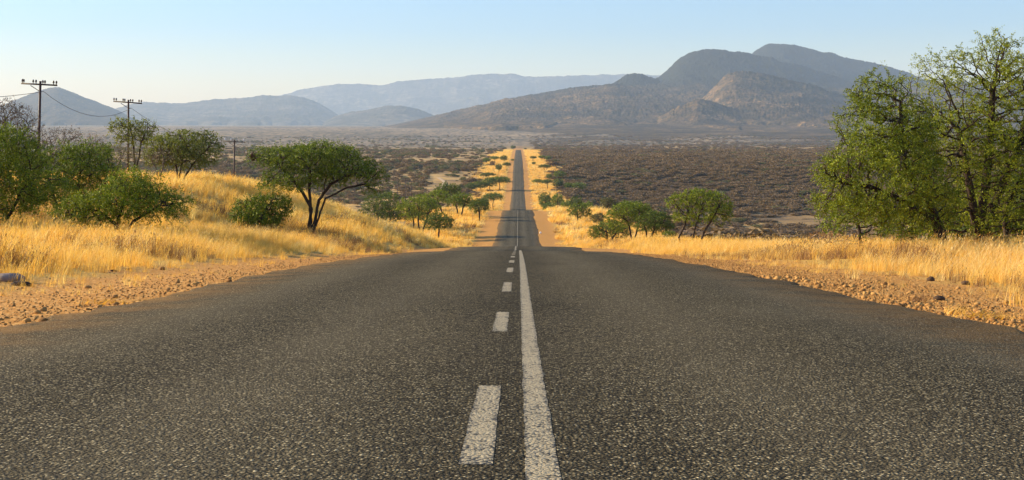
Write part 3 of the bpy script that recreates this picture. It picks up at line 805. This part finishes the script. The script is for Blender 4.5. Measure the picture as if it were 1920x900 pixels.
small(1, "small dark bush between the lone flat tree and the long right clump", 1030, 337, 745, 13, 1.3, GR)
small(0, "small tree nearest the asphalt on the right verge", 1008, 352, 690, 18, 1.2, GR)
small(3, "dark tree second from the asphalt in the long right clump", 1026, 355, 680, 20, 1.2, GR)
small(1, "green tree at the middle of the long right clump", 1046, 355, 678, 22, 1.3, GR)
small(4, "pale spreading tree at the outer end of the long right clump", 1086, 356, 672, 21, 1.6, GR)
small(2, "soft green bush beside the spreading tree of the long right clump", 1066, 356, 675, 17, 1.5, GR)
small(1, "dense tree at the inner front of the thicket right of the road", 1022, 393, 505, 38, .9, GR)
small(4, "low bush skirting the inner front of the thicket right of the road", 1030, 395, 490, 22, 1.7, GR)
small(2, "green tree in the middle of the thicket right of the road", 1046, 392, 512, 34, .9, GR)
small(1, "tall green tree at the outer end of the thicket right of the road", 1080, 391, 440, 40, .95, GR)
small(4, "dark tree behind the outer end of the thicket right of the road", 1102, 390, 430, 34, .9, GR)
small(2, "green tree tucked between the thicket and the small round tree", 1062, 392, 470, 30, 1.0, GR)
small(5, "grey green bush right of the small round tree on one short stem", 1122, 420, 225, 28, 1.2, GR)
small(5, "grey green shrub left of the V-stemmed tree", 1140, 405, 300, 30, 1.4, GR)
small(4, "low green bush right of the trunk foot of the darker round tree", 1255, 455, 128, 24, 1.2, GR)

# ------------------------------------------------------------------ telegraph line
def metal(name, c, rough=.6):
    nb = NB(name); P = nb.coord(); n = nb.noise(P, 6, 5)
    return nb.pbsdf(nb.mix(nb.mapr(n, .35, .7), c, tuple(q * .55 for q in c)), rough, nb.bump(n, .3, .01), .3)
M_POLE = metal("rusty_pole", (.075, .038, .026)); M_ARM = metal("cross_arm_steel", (.06, .04, .032)); M_GLASS = metal("insulator", (.10, .075, .06), .25)
M_PORC = metal("pale_insulator", (.62, .64, .66), .2); M_WIRE = metal("wire_metal", (.10, .09, .08))
def tube(path, r, k=8, r1=None):
    path = [np.array(p, float) for p in path]; V = []; Fq = []
    n = len(path); rs = np.linspace(r, r if r1 is None else r1, n)
    for i, p in enumerate(path):
        d = path[min(i + 1, n - 1)] - path[max(i - 1, 0)]; d /= np.linalg.norm(d)
        a = np.cross(d, (.2, .97, .1) if abs(d[1]) < .9 else (1, 0, 0)); a /= np.linalg.norm(a); b = np.cross(d, a)
        for q in range(k):
            t = 2 * math.pi * q / k; V.append(p + rs[i] * (a * math.cos(t) + b * math.sin(t)))
    for i in range(n - 1):
        for q in range(k): Fq.append((i * k + q, i * k + (q + 1) % k, (i + 1) * k + (q + 1) % k, (i + 1) * k + q))
    Fs = [np.array(Fq)]
    if k == 8: Fs.append(np.array([[*range(7, -1, -1)], [(n - 1) * k + q for q in range(8)]]))
    return np.array(V), Fs
def box(cx, cy, cz, sx, sy, sz):
    V = np.array([(cx + a * sx / 2, cy + b * sy / 2, cz + c * sz / 2) for a in (-1, 1) for b in (-1, 1) for c in (-1, 1)])
    return V, [np.array([[0, 1, 3, 2], [4, 6, 7, 5], [0, 4, 5, 1], [2, 3, 7, 6], [0, 2, 6, 4], [1, 5, 7, 3]])]
def lathe(prof, k=8):
    V = [(r * math.cos(2 * math.pi * q / k), r * math.sin(2 * math.pi * q / k), z) for r, z in prof for q in range(k)]
    Fq = [(i * k + q, i * k + (q + 1) % k, (i + 1) * k + (q + 1) % k, (i + 1) * k + q) for i in range(len(prof) - 1) for q in range(k)]
    return np.array(V), [np.array(Fq), np.array([[(len(prof) - 1) * k + q for q in range(k)]])]
INS = mesh_obj("insulator", *lathe([(.022, 0), (.022, .06), (.055, .065), (.062, .09), (.045, .12), (.055, .13), (.05, .165), (.028, .20), (.004, .215)]), M_GLASS, link=False, smooth=True)
INSP = mesh_obj("insulator", INS.data.vertices and np.array([v.co for v in INS.data.vertices]), [np.array([p.vertices[:] for p in INS.data.polygons if len(p.vertices) == 4]), np.array([p.vertices[:] for p in INS.data.polygons if len(p.vertices) == 8])], M_PORC, link=False, smooth=True)
def pole(px, vtop, Y, label, lean=0.0, arm=2.0, ins=(), pale=False, rz=0.0, tilt=0.0, group="telegraph poles on the left"):
    x = at(px, Y); z0 = gz(x, Y); h = CAMZ - (vtop - HY) * Y / F - z0
    root = empty("telegraph_pole", (x, Y, z0), rz); tag(root, label, 'pole', group)
    mesh_obj("post", *tube([(0, 0, -.3), (lean * .5, 0, h * .5), (lean, 0, h)], .085, 8, .068), M_POLE, parent=root, smooth=True)
    za = h - .19
    xa, xb = lean - arm * .51, lean + arm * .49
    V, Fx = box(0, 0, 0, arm, .07, .09); V[:, 2] += V[:, 0] * tilt; V += np.array([(xa + xb) / 2, -.11, za]); mesh_obj("cross_arm", V, Fx, M_ARM, parent=root)
    mesh_obj("brace", *tube([(lean - .05, -.09, za - .36), (xa + arm * .26, -.13, za - .06)], .022, 6), M_ARM, parent=root)
    src = INSP if pale else INS
    for t in ins:
        c = src.copy(); COL.objects.link(c); c.parent = root
        xi = xa + arm * t; c.location = (xi, -.11, za + .045 + (xi - (xa + xb) / 2) * tilt)
        if pale: c.scale = (1.5, 1.5, 1.2)
    V, Fx = tube([(lean + .02, -.05, za - .42), (lean + .2, -.05, za - .40)], .014, 6); mesh_obj("bracket", V, Fx, M_ARM, parent=root)
    return Vector((x + lean + .2, Y - .05, z0 + za - .40))
I8 = (.03, .07, .33, .41, .60, .66, .90, .98)
w0 = Vector((at(-560, 46), 46, 3.2))
w1 = pole(71, 152, 71.6, "tallest nearest telegraph pole in front of the cone-shaped hill", .14, 2.0, I8, tilt=-.055)
w2 = pole(240, 187, 91, "second telegraph pole behind the slender airy tree", .03, 2.02, (.02, .10, .34, .40, .60, .68, .90, .98), tilt=-.075)
w3 = pole(438, 262, 120, "third telegraph pole left of the flat-topped acacia with pale insulators", .08, 2.0, (.08, .36, .96), True, tilt=-.04)
for px, Y, vt, lab in ((746, 283, 330, "leftmost tiny telegraph pole right of the acacia crown"), (760, 310, 333, "middle tiny telegraph pole right of the acacia crown"), (771, 340, 339, "rightmost tiny telegraph pole right of the acacia crown")):
    pole(px, vt, Y, lab, .0, 2.2, (.05, .95), False, group="tiny telegraph poles in the valley")
def wire(a, b, sag, label):
    pts = [a.lerp(b, t / 14) - Vector((0, 0, sag * 4 * (t / 14) * (1 - t / 14))) for t in range(15)]
    tag(mesh_obj("telegraph_wire", *tube(pts, .014, 4), M_WIRE), label, 'wire', 'telegraph wires')
wire(w0, w1, .7, "thin wire running from the left edge to the nearest telegraph pole")
wire(w1, w2, .95, "thin sagging wire between the nearest and the second telegraph pole")
wire(w2, w3, .9, "thin wire sloping down from the second pole to the third pole")

# bare sand seen far off on the left, draped on the land
def ray_ground(px, v, a=300, b=6000):
    ys = np.geomspace(a, b, 3000); x = (px - HX) / F * ys
    hit = np.where(v_of(ground(x, ys), ys) <= v)[0]; i = int(hit[0]) if len(hit) else len(ys) - 1
    return float(x[i]), float(ys[i])
nb = NB("pale_sand"); M_SAND = nb.pbsdf(nb.mix(nb.noise(nb.coord(), .05, 5), (.42, .27, .13), (.62, .44, .24)), .95)
def drape(name, left, right, up):
    A = [ray_ground(*p) for p in left]; B = [ray_ground(*p) for p in right]; V = []; n = 9
    for (x0, y0), (x1, y1) in zip(A, B):
        for k in range(n):
            x = x0 + (x1 - x0) * k / (n - 1); y = y0 + (y1 - y0) * k / (n - 1); V.append((x, y, gz(x, y) + up))
    i = (np.arange(len(A) - 1)[:, None] * n + np.arange(n - 1)[None]).ravel()
    return tag(mesh_obj(name, V, np.stack([i, i + 1, i + n + 1, i + n], 1), M_SAND, smooth=True), kind='structure')
TRACK = [tuple((np.array(ray_ground(*a)) * (1 - t) + np.array(ray_ground(*b)) * t)) for a, b in zip([(823, 357), (828, 351.5), (833, 346.5), (833, 342.5), (827, 338)], [(828, 351.5), (833, 346.5), (833, 342.5), (827, 338), (821, 334)]) for t in (0, .25, .5, .75)]
drape("dirt_track", [(818, 357), (822, 352), (828, 347), (830, 343), (824, 338), (818, 334)], [(829, 357), (834, 351), (838, 346), (837, 342), (831, 338), (825, 334)], .35)

M_NEST = bark_mat("nest_twigs", (.06, .03, .016), (.16, .085, .045))
# weaver nest in the acacia, stone marker on the far shoulder
rng = np.random.RandomState(5)
def blob(name, r, mat, sx=1, sy=1, sz=1, amp=.15, seed=1, k=10, parent=None):
    V = []; m = k // 2 + 1
    for i in range(m):
        th = math.pi * i / (m - 1)
        for q in range(k):
            ph = 2 * math.pi * q / k; V.append((math.sin(th) * math.cos(ph), math.sin(th) * math.sin(ph), math.cos(th)))
    V = np.array(V); n = fbm(V[:, 0] * 1.7 + V[:, 2] + 9, V[:, 1] * 1.7 + 9 + V[:, 2] * .6, 3, seed)
    V = V * (1 + amp * 2 * (n - .5))[:, None] * r * np.array([sx, sy, sz])
    Fq = [(i * k + q, (i + 1) * k + q, (i + 1) * k + (q + 1) % k, i * k + (q + 1) % k) for i in range(m - 1) for q in range(k)]
    return mesh_obj(name, V, np.array(Fq), mat, smooth=False, parent=parent)
nest = blob("weaver_nest", .17, M_NEST, .85, .85, 1.15, .5, 3, 14); nest.location = (at(476, 60), 59.8, CAMZ - (293 - HY) * 60 / F)
tag(nest, "brown woven bird nest hanging in the left end of the acacia crown", 'nest')
nb = NB("white_marker"); M_WHITE = nb.pbsdf(nb.mix(nb.noise(nb.coord(), 8), (.6, .58, .52), (.85, .83, .78)), .7)
x, Yk = at(1013.5, 205), 205
st = blob("marker_stone", .16, M_WHITE, 1, .9, 1.3, .1, 6, 10); st.location = (x, Yk, gz(x, Yk) + .16)
tag(st, "small white marker stone on the right shoulder of the far road", 'stone')
# ------------------------------------------------------------------ rocks, clods and stones
def stone_mat(name, a, b):
    nb = NB(name); P = nb.coord(); oi = nb.n('ShaderNodeObjectInfo'); n = nb.noise(P, 22, 5, .65)
    f = nb.math('ADD', nb.math('MULTIPLY', n, .6), nb.math('MULTIPLY', oi.outputs['Random'], .5))
    return nb.pbsdf(nb.mix(nb.mapr(f, .2, .9), a, b), .9, nb.bump(n, .6, .01), .2)
M_STONE = stone_mat("orange_stone", (.22, .095, .024), (.62, .34, .10)); M_ROCKG = stone_mat("grey_rock", (.14, .12, .11), (.36, .32, .29))
M_CLOD = stone_mat("dark_clod", (.035, .022, .014), (.14, .08, .04))
def ground_on(px, v):
    ys = np.linspace(4, 60, 3000); x = (px - HX) / F * ys
    vv = v_of(ground(x, ys), ys); i = int(np.argmin(np.abs(vv - v))); return float(x[i]), float(ys[i]), gz(float(x[i]), float(ys[i]))
for px, v, r, m, sc, nm, lab, cat in [
    (18, 528, .15, M_ROCKG, (1.25, .8, .55), "rock", "flat grey rock in the grass at the left edge", 'rock'),
    (40, 536, .08, M_CLOD, (1.6, .9, .5), "earth_clod", "dark clod of roots just below the flat grey rock", 'clod'),
    (213, 509, .036, M_CLOD, (1.5, .8, .6), "earth_clod", "dark clod on the left dirt shoulder, left one of two", 'clod'),
    (241, 506, .036, M_CLOD, (1.5, .8, .6), "earth_clod", "dark clod on the left dirt shoulder, right one of two", 'clod'),
    (305, 506, .05, M_STONE, (1.1, .9, .8), "stone", "small reddish stone right of the two dark clods", 'stone'),
    (1745, 527, .055, M_CLOD, (1, .9, .8), "stone", "dark upright stone in the dirt in front of the big right tree", 'stone'),
    (1811, 534, .05, M_CLOD, (1.2, .9, .7), "stone", "dark stone right of the upright one on the right shoulder", 'stone'),
    (1760, 563, .05, M_CLOD, (1.3, .9, .6), "stone", "dark flat stone among the gravel of the right shoulder", 'stone')]:
    x, Yk, z = ground_on(px, v); o = blob(nm, r, m, *sc, .35, int(px), 10); o.location = (x, Yk, z + r * sc[2] * .45); tag(o, lab, cat)
pst = [blob("stone", 1.0, M_STONE, 1.15, .9, .62, .5, 60 + k, 8) for k in range(6)]
rr = np.random.RandomState(77); made = 0
while made < 260:
    sd_ = 1 if rr.rand() < .84 else -1
    Yk = rr.uniform(7.2, 17); d = HWR + abs(rr.randn()) * .75 - .1; x = XC + sd_ * d
    if not -60 < px_of(x, Yk) < 1980: continue
    r = rr.uniform(.013, .034) * (1 if rr.rand() < .9 else 1.4)
    o = pst[made] if made < 6 else pst[made % 6].copy()
    if made >= 6: COL.objects.link(o)
    o.parent = GROUND; o.scale = (r, r, r); o.rotation_euler = (rr.uniform(-.3, .3), rr.uniform(-.3, .3), rr.uniform(0, 6.28)); o.location = (x, Yk, gz(x, Yk) + r * .3)
    made += 1

# ------------------------------------------------------------------ scattered stuff
def scatter(name, pts, rot, scl, idx, protos, kind='stuff'):
    coll = bpy.data.collections.new(name + "_kinds")
    for k, p in enumerate(protos):
        p.name = "%s_piece_%02d" % (name, k); coll.objects.link(p)
    me = bpy.data.meshes.new(name); pts = np.asarray(pts, np.float32)
    me.vertices.add(len(pts)); me.vertices.foreach_set('co', pts.ravel())
    for an, tp, key, val in (('rot', 'FLOAT_VECTOR', 'vector', rot), ('scl', 'FLOAT_VECTOR', 'vector', scl), ('kid', 'INT', 'value', idx)):
        a = me.attributes.new(an, tp, 'POINT'); a.data.foreach_set(key, np.asarray(val, np.int32 if tp == 'INT' else np.float32).ravel())
    o = bpy.data.objects.new(name, me); COL.objects.link(o)
    g = bpy.data.node_groups.new(name + "_nodes", 'GeometryNodeTree')
    g.interface.new_socket('Geometry', in_out='INPUT', socket_type='NodeSocketGeometry'); g.interface.new_socket('Geometry', in_out='OUTPUT', socket_type='NodeSocketGeometry')
    N = g.nodes.new; gi = N('NodeGroupInput'); go = N('NodeGroupOutput'); ip = N('GeometryNodeInstanceOnPoints'); ci = N('GeometryNodeCollectionInfo')
    ci.inputs['Collection'].default_value = coll; ci.inputs['Separate Children'].default_value = True; ci.inputs['Reset Children'].default_value = True
    def na(nm, t): a = N('GeometryNodeInputNamedAttribute'); a.data_type = t; a.inputs['Name'].default_value = nm; return [q for q in a.outputs if q.enabled and q.name == 'Attribute'][0]
    er = N('FunctionNodeEulerToRotation'); L = g.links.new
    L(gi.outputs[0], ip.inputs['Points']); L(ci.outputs[0], ip.inputs['Instance']); ip.inputs['Pick Instance'].default_value = True
    L(na('kid', 'INT'), ip.inputs['Instance Index']); L(na('rot', 'FLOAT_VECTOR'), er.inputs[0]); L(er.outputs[0], ip.inputs['Rotation']); L(na('scl', 'FLOAT_VECTOR'), ip.inputs['Scale'])
    L(ip.outputs[0], go.inputs[0])
    md = o.modifiers.new("scatter", 'NODES'); md.node_group = g
    return tag(o, kind=kind)

def tuft(seed, mat, n, h, spread, wdt, lean=.25, seg=3):
    r = np.random.RandomState(seed); V = []; Fq = []
    for k in range(n):
        a = r.uniform(0, 6.28); p = np.array([math.cos(a), math.sin(a), 0]) * spread * math.sqrt(r.rand()); hh = h * r.uniform(.5, 1.12)
        la = np.array([r.randn() * .5 + .55, r.randn() * .6, 0]) * lean * r.uniform(.4, 1.8)
        side = np.array([math.cos(a + r.uniform(1, 2)), math.sin(a + r.uniform(1, 2)), 0]); s = len(V)
        for q in range(seg + 1):
            t = q / seg; c = p + np.array([0, 0, hh * t * (1 - .12 * t)]) + la * hh * t * t * 1.3
            ww = wdt * (1 - .75 * t) * r.uniform(.8, 1.2)
            if q == seg: ww = wdt * .12
            V.append(c - side * ww / 2); V.append(c + side * ww / 2)
        for q in range(seg): Fq.append((s + 2 * q, s + 2 * q + 1, s + 2 * q + 3, s + 2 * q + 2))
        if r.rand() < .3:
            e = V[-1]; s = len(V); u = np.array([r.randn() * .3 + .4, r.randn() * .4, .9]); u /= np.linalg.norm(u); l = hh * .13; side2 = side * wdt * .6
            V += [e, e + u * l * .5 + side2, e + u * l, e + u * l * .5 - side2]; Fq.append((s, s + 1, s + 2, s + 3))
    return mesh_obj("tuft", np.array(V), np.array(Fq), mat, link=False)

def in_view(x, y, m=300): 
    p = px_of(x, y); return (p > -m) & (p < 1920 + m)
def grass(name, n, xr, yr, keep, protos, smin, smax, seed, ypow=1.0, zs=1.0):
    r = np.random.RandomState(seed)
    y = yr[0] + (yr[1] - yr[0]) * r.rand(n) ** ypow; x = r.uniform(xr[0], xr[1], n)
    d = np.abs(x - XC); k = in_view(x, y) & (r.rand(n) < keep(x, y, d)); x, y = x[k], y[k]; n = len(x)
    s = r.uniform(smin, smax, n) * (.15 + 1.6 * fbm(x / 1.8, y / 2.2, 3, seed)) * (.55 + .45 * ss(5.6, 8.2, d[k]))
    print(name, n)
    P = np.stack([x, y, ground(x, y) - .01], 1); R = np.stack([r.randn(n) * .08, r.randn(n) * .08, r.uniform(-.9, .9, n)], 1)
    br = (fbm(x / 7., y / 9., 3, 91) > (.57 if name == 'bank_grass' else .66)) & (r.rand(n) < .65)
    pl = r.rand(n) < 1.4 * np.clip(fbm(x / 3., y / 4., 3, 95) - .35, 0, 1)
    kid = r.randint(0, 4, n); kid[pl] = r.randint(4, 6, pl.sum()); kid[br] = 6
    return scatter(name, P, R, np.stack([s, s, s * r.uniform(.75, 1.2, n) * zs], 1), kid, protos)
def tset(h, n, sp, wd, sd): return [tuft(sd + k, M_STRAW if k < 4 else M_STRAWP, n, h, sp, wd, .2 + .06 * k) for k in range(6)] + [tuft(sd + 9, M_STRAWB, n, h * .8, sp, wd)]
edge_keep = lambda x, y, d: ss(4.8, 7.5, d + (fbm(x / 1.2, y / 1.6, 3, 51) - .5) * 3.0) * np.where(d < 6.2, .6, 1)
grass("verge_grass", 52000, (-27, 27), (9, 62), edge_keep, tset(.38, 30, .15, .0075, 300), .65, 1.3, 1, 1.25)
grass("bank_grass", 42000, (-46, 32), (58, 185), lambda x, y, d: ss(5.2, 7.4, d + (fbm(x / 2., y / 2., 3, 52) - .5) * 3) * (1 - ss(18, 26, x)), tset(.55, 26, .3, .020, 320), .7, 1.15, 2)
grass("strip_grass", 60000, (-40, 45), (182, 1600), lambda x, y, d: ss(6.0, 8.2, d + (fbm(x / 4., y / 4., 3, 53) - .5) * 4) * (1 - ss(17, 30, d + (fbm(x / 25, y / 25, 3, 12) - .5) * 14)), tset(.9, 30, .9, .07, 340), .7, 1.2, 3, 1.3)
grass("shoulder_grass", 16000, (-8.5, 8.5), (8, 60), lambda x, y, d: ss(3.9, 5.5, d) * (1 - ss(7.5, 8.5, d)) * ss(.42, .58, fbm(x / .9, y / 1.4, 3, 57)) * .8, tset(.20, 16, .10, .006, 360), .6, 1.2, 7, 1.3)
# low tufts that creep over the ragged asphalt edge
for px, v, lab in [(190, 571, "yellow grass runner lying on the asphalt edge at the left"), (1790, 590, "dry grass tuft growing at the right asphalt edge beside the gravel"), (1840, 598, "flattened straw tuft on the asphalt near the right corner"), (1722, 566, "small dry tuft among stones on the right asphalt edge"), (130, 470, "dark brown clump standing in the pale grass at the left")]:
    x, Yk, z = ground_on(px, v)
    t = tuft(int(px), M_STRAWB if px in (130, 1722) else M_STRAW, 60 if px != 130 else 130, .09 if px != 130 else .55, .10 if px != 130 else .22, .007, .9 if px != 130 else .3); COL.objects.link(t)
    t.name = "grass_tuft"; t.location = (x, Yk, z); tag(t, lab, 'grass tuft')
    if px in (190, 1840): t.scale = (2.6, 1, .8)
# gravel
r = np.random.RandomState(8); n = 34000
y = 6.5 + 40 * r.rand(n) ** 1.6; sg = np.where(r.rand(n) < .68, 1, -1); d = HWR - .12 + np.abs(r.randn(n)) * 1.25; x = XC + sg * d
k = in_view(x, y); x, y = x[k], y[k]; n = len(x); s = .0035 + .012 * r.rand(n) ** 2.2 * np.where(r.rand(n) < .1, 1.7, 1)
gk = [blob("gravel_bit", 1.0, M_STONE, 1.1, .9, .6, .5, 80 + q, 6) for q in range(5)]
for q in gk: COL.objects.unlink(q)
scatter("gravel", np.stack([x, y, ground(x, y) + s * .2], 1), np.stack([r.randn(n) * .4, r.randn(n) * .4, r.uniform(0, 6.28, n)], 1), np.repeat(s[:, None], 3, 1), r.randint(0, 5, n), gk)

# bush land
def bush_mesh(seed, mat, n, L, W, h=.55, stems=14):
    r = np.random.RandomState(seed)
    E = [(r.uniform(-.2, .2), r.uniform(-.2, .2), h * .55, .42, .42, h * .45)] + [(r.uniform(-.38, .38), r.uniform(-.38, .38), h * r.uniform(.35, .6), .24, .24, h * r.uniform(.25, .4)) for _ in range(5)]
    C = crown_points(r, E, n, .5, .5); C[:, 2] = np.maximum(C[:, 2], .02)
    V, Fq = leaf_rhombs(r, C, L, W, up=.3)
    return mesh_obj("bush", V, Fq, mat, link=False)
sb = [bush_mesh(400 + k, M_SCRUB, 420, .16, .075, .5 + .08 * k) for k in range(4)] + [bush_mesh(410 + k, M_SCRUBG, 420, .15, .08, .6) for k in range(2)]
def r_thin(x, y): return fbm(x / 18., y / 40., 3, 77) > .42
def density(x, y):
    d = np.abs(x - XC)
    wob = (fbm(x / 25, y / 25, 3, 12) - .5) * 14
    strip = 15 + 10 * fbm(x * 0, y / 60.0, 3, 11) + np.where(x > 0, 3, 0)
    out = ss(-2, 6, d + wob - strip)
    n = fbm(x / 70., y / 110., 3, 61)
    right = np.where(y < 330, ss(.40, .56, n + .10), .97) * (1 - .85 * ss(1150, 1400, y + (n - .5) * 500))
    right = right * (1 - (1 - ss(.46, .60, fbm(x / 60., y / 45., 3, 66))) * .93 * ss(370, 420, y) * (1 - ss(560, 640, y)))
    right = right * (1 - .8 * ss(.60, .70, fbm(x / 90., y / 150., 4, 68)))
    band = ss(600, 680, y + (n - .5) * 160) * (1 - ss(900, 980, y + (n - .5) * 160))
    left = np.maximum(band * .8 * ss(.36, .54, n), ss(.53, .69, n) * .38 + .055) * np.where(y > 980, .7, 1)
    for (px, yy) in TRACK: out = out * ss(5, 11, np.hypot(x - px, (y - yy) * .45))
    return out * np.where(x > 0, right, left) * np.where(y > 1350, .6, 1) * np.where(y > 1800, .4, 1) * np.where((x > 0) & (y < 1350) & (r_thin(x, y)), 1, .8)
r = np.random.RandomState(9); n = 450000
y = np.sqrt(r.uniform(190 ** 2, 3300 ** 2, n)); x = r.uniform(-.47, .47, n) * y
yb = r.uniform(70, 190, 3500); xb = r.uniform(20, 75, 3500); x = np.concatenate([x, xb]); y = np.concatenate([y, yb])
k = in_view(x, y, 60) & (r.rand(len(x)) < density(x, y)) & ((y > 190) | (r.rand(len(x)) < .5)); x, y = x[k], y[k]; n = len(x)
s = (1.8 + 4.4 * r.rand(n) ** 1.6) * np.where(x > 0, 1.55, 1.0) * (1 + .25 * ss(600, 1500, y)); zz = ground(x, y) - .1
zs = r.uniform(.4, .85, n) * np.where(x > 0, .62, 1)
kid = r.randint(0, 4, n); kid[(r.rand(n) < np.where(x < 0, .35, .07))] = 4; kid[(kid == 4) & (r.rand(n) < .5)] = 5
order = np.argsort(y / s); y_, x_, z_, s_ = y[order], x[order], zz[order], s[order]; kk = kid[order]; zs = zs[order]; rz = r.uniform(0, 6.28, n)
vis = (px_of(x_, y_) > -5) & (px_of(x_, y_) < 1925)
first = [i for i in range(n) if vis[i] and (x_[i] > 8)][:190]
fs = set(first)
for i in first:
    m = sb[kk[i]]; o = bpy.data.objects.new("scrub_bush", m.data); COL.objects.link(o)
    o.location = (x_[i], y_[i], z_[i]); o.scale = (s_[i], s_[i], s_[i] * zs[i]); o.rotation_euler = (0, 0, rz[i])
    tag(o, "dark brown leafless scrub bush in the thicket covering the plain on the right" if kk[i] < 4 else "grey green scrub bush among the dark brown thicket on the right plain", 'bush', "brown scrub bushes on the right plain" if kk[i] < 4 else "grey green scrub bushes on the right plain")
rest = np.array([i for i in range(n) if i not in fs])
print("scrub", n)
scatter("bush_scrub", np.stack([x_, y_, z_], 1)[rest], np.stack([x_ * 0, x_ * 0, rz], 1)[rest], np.stack([s_, s_, s_ * zs], 1)[rest], kk[rest], sb)
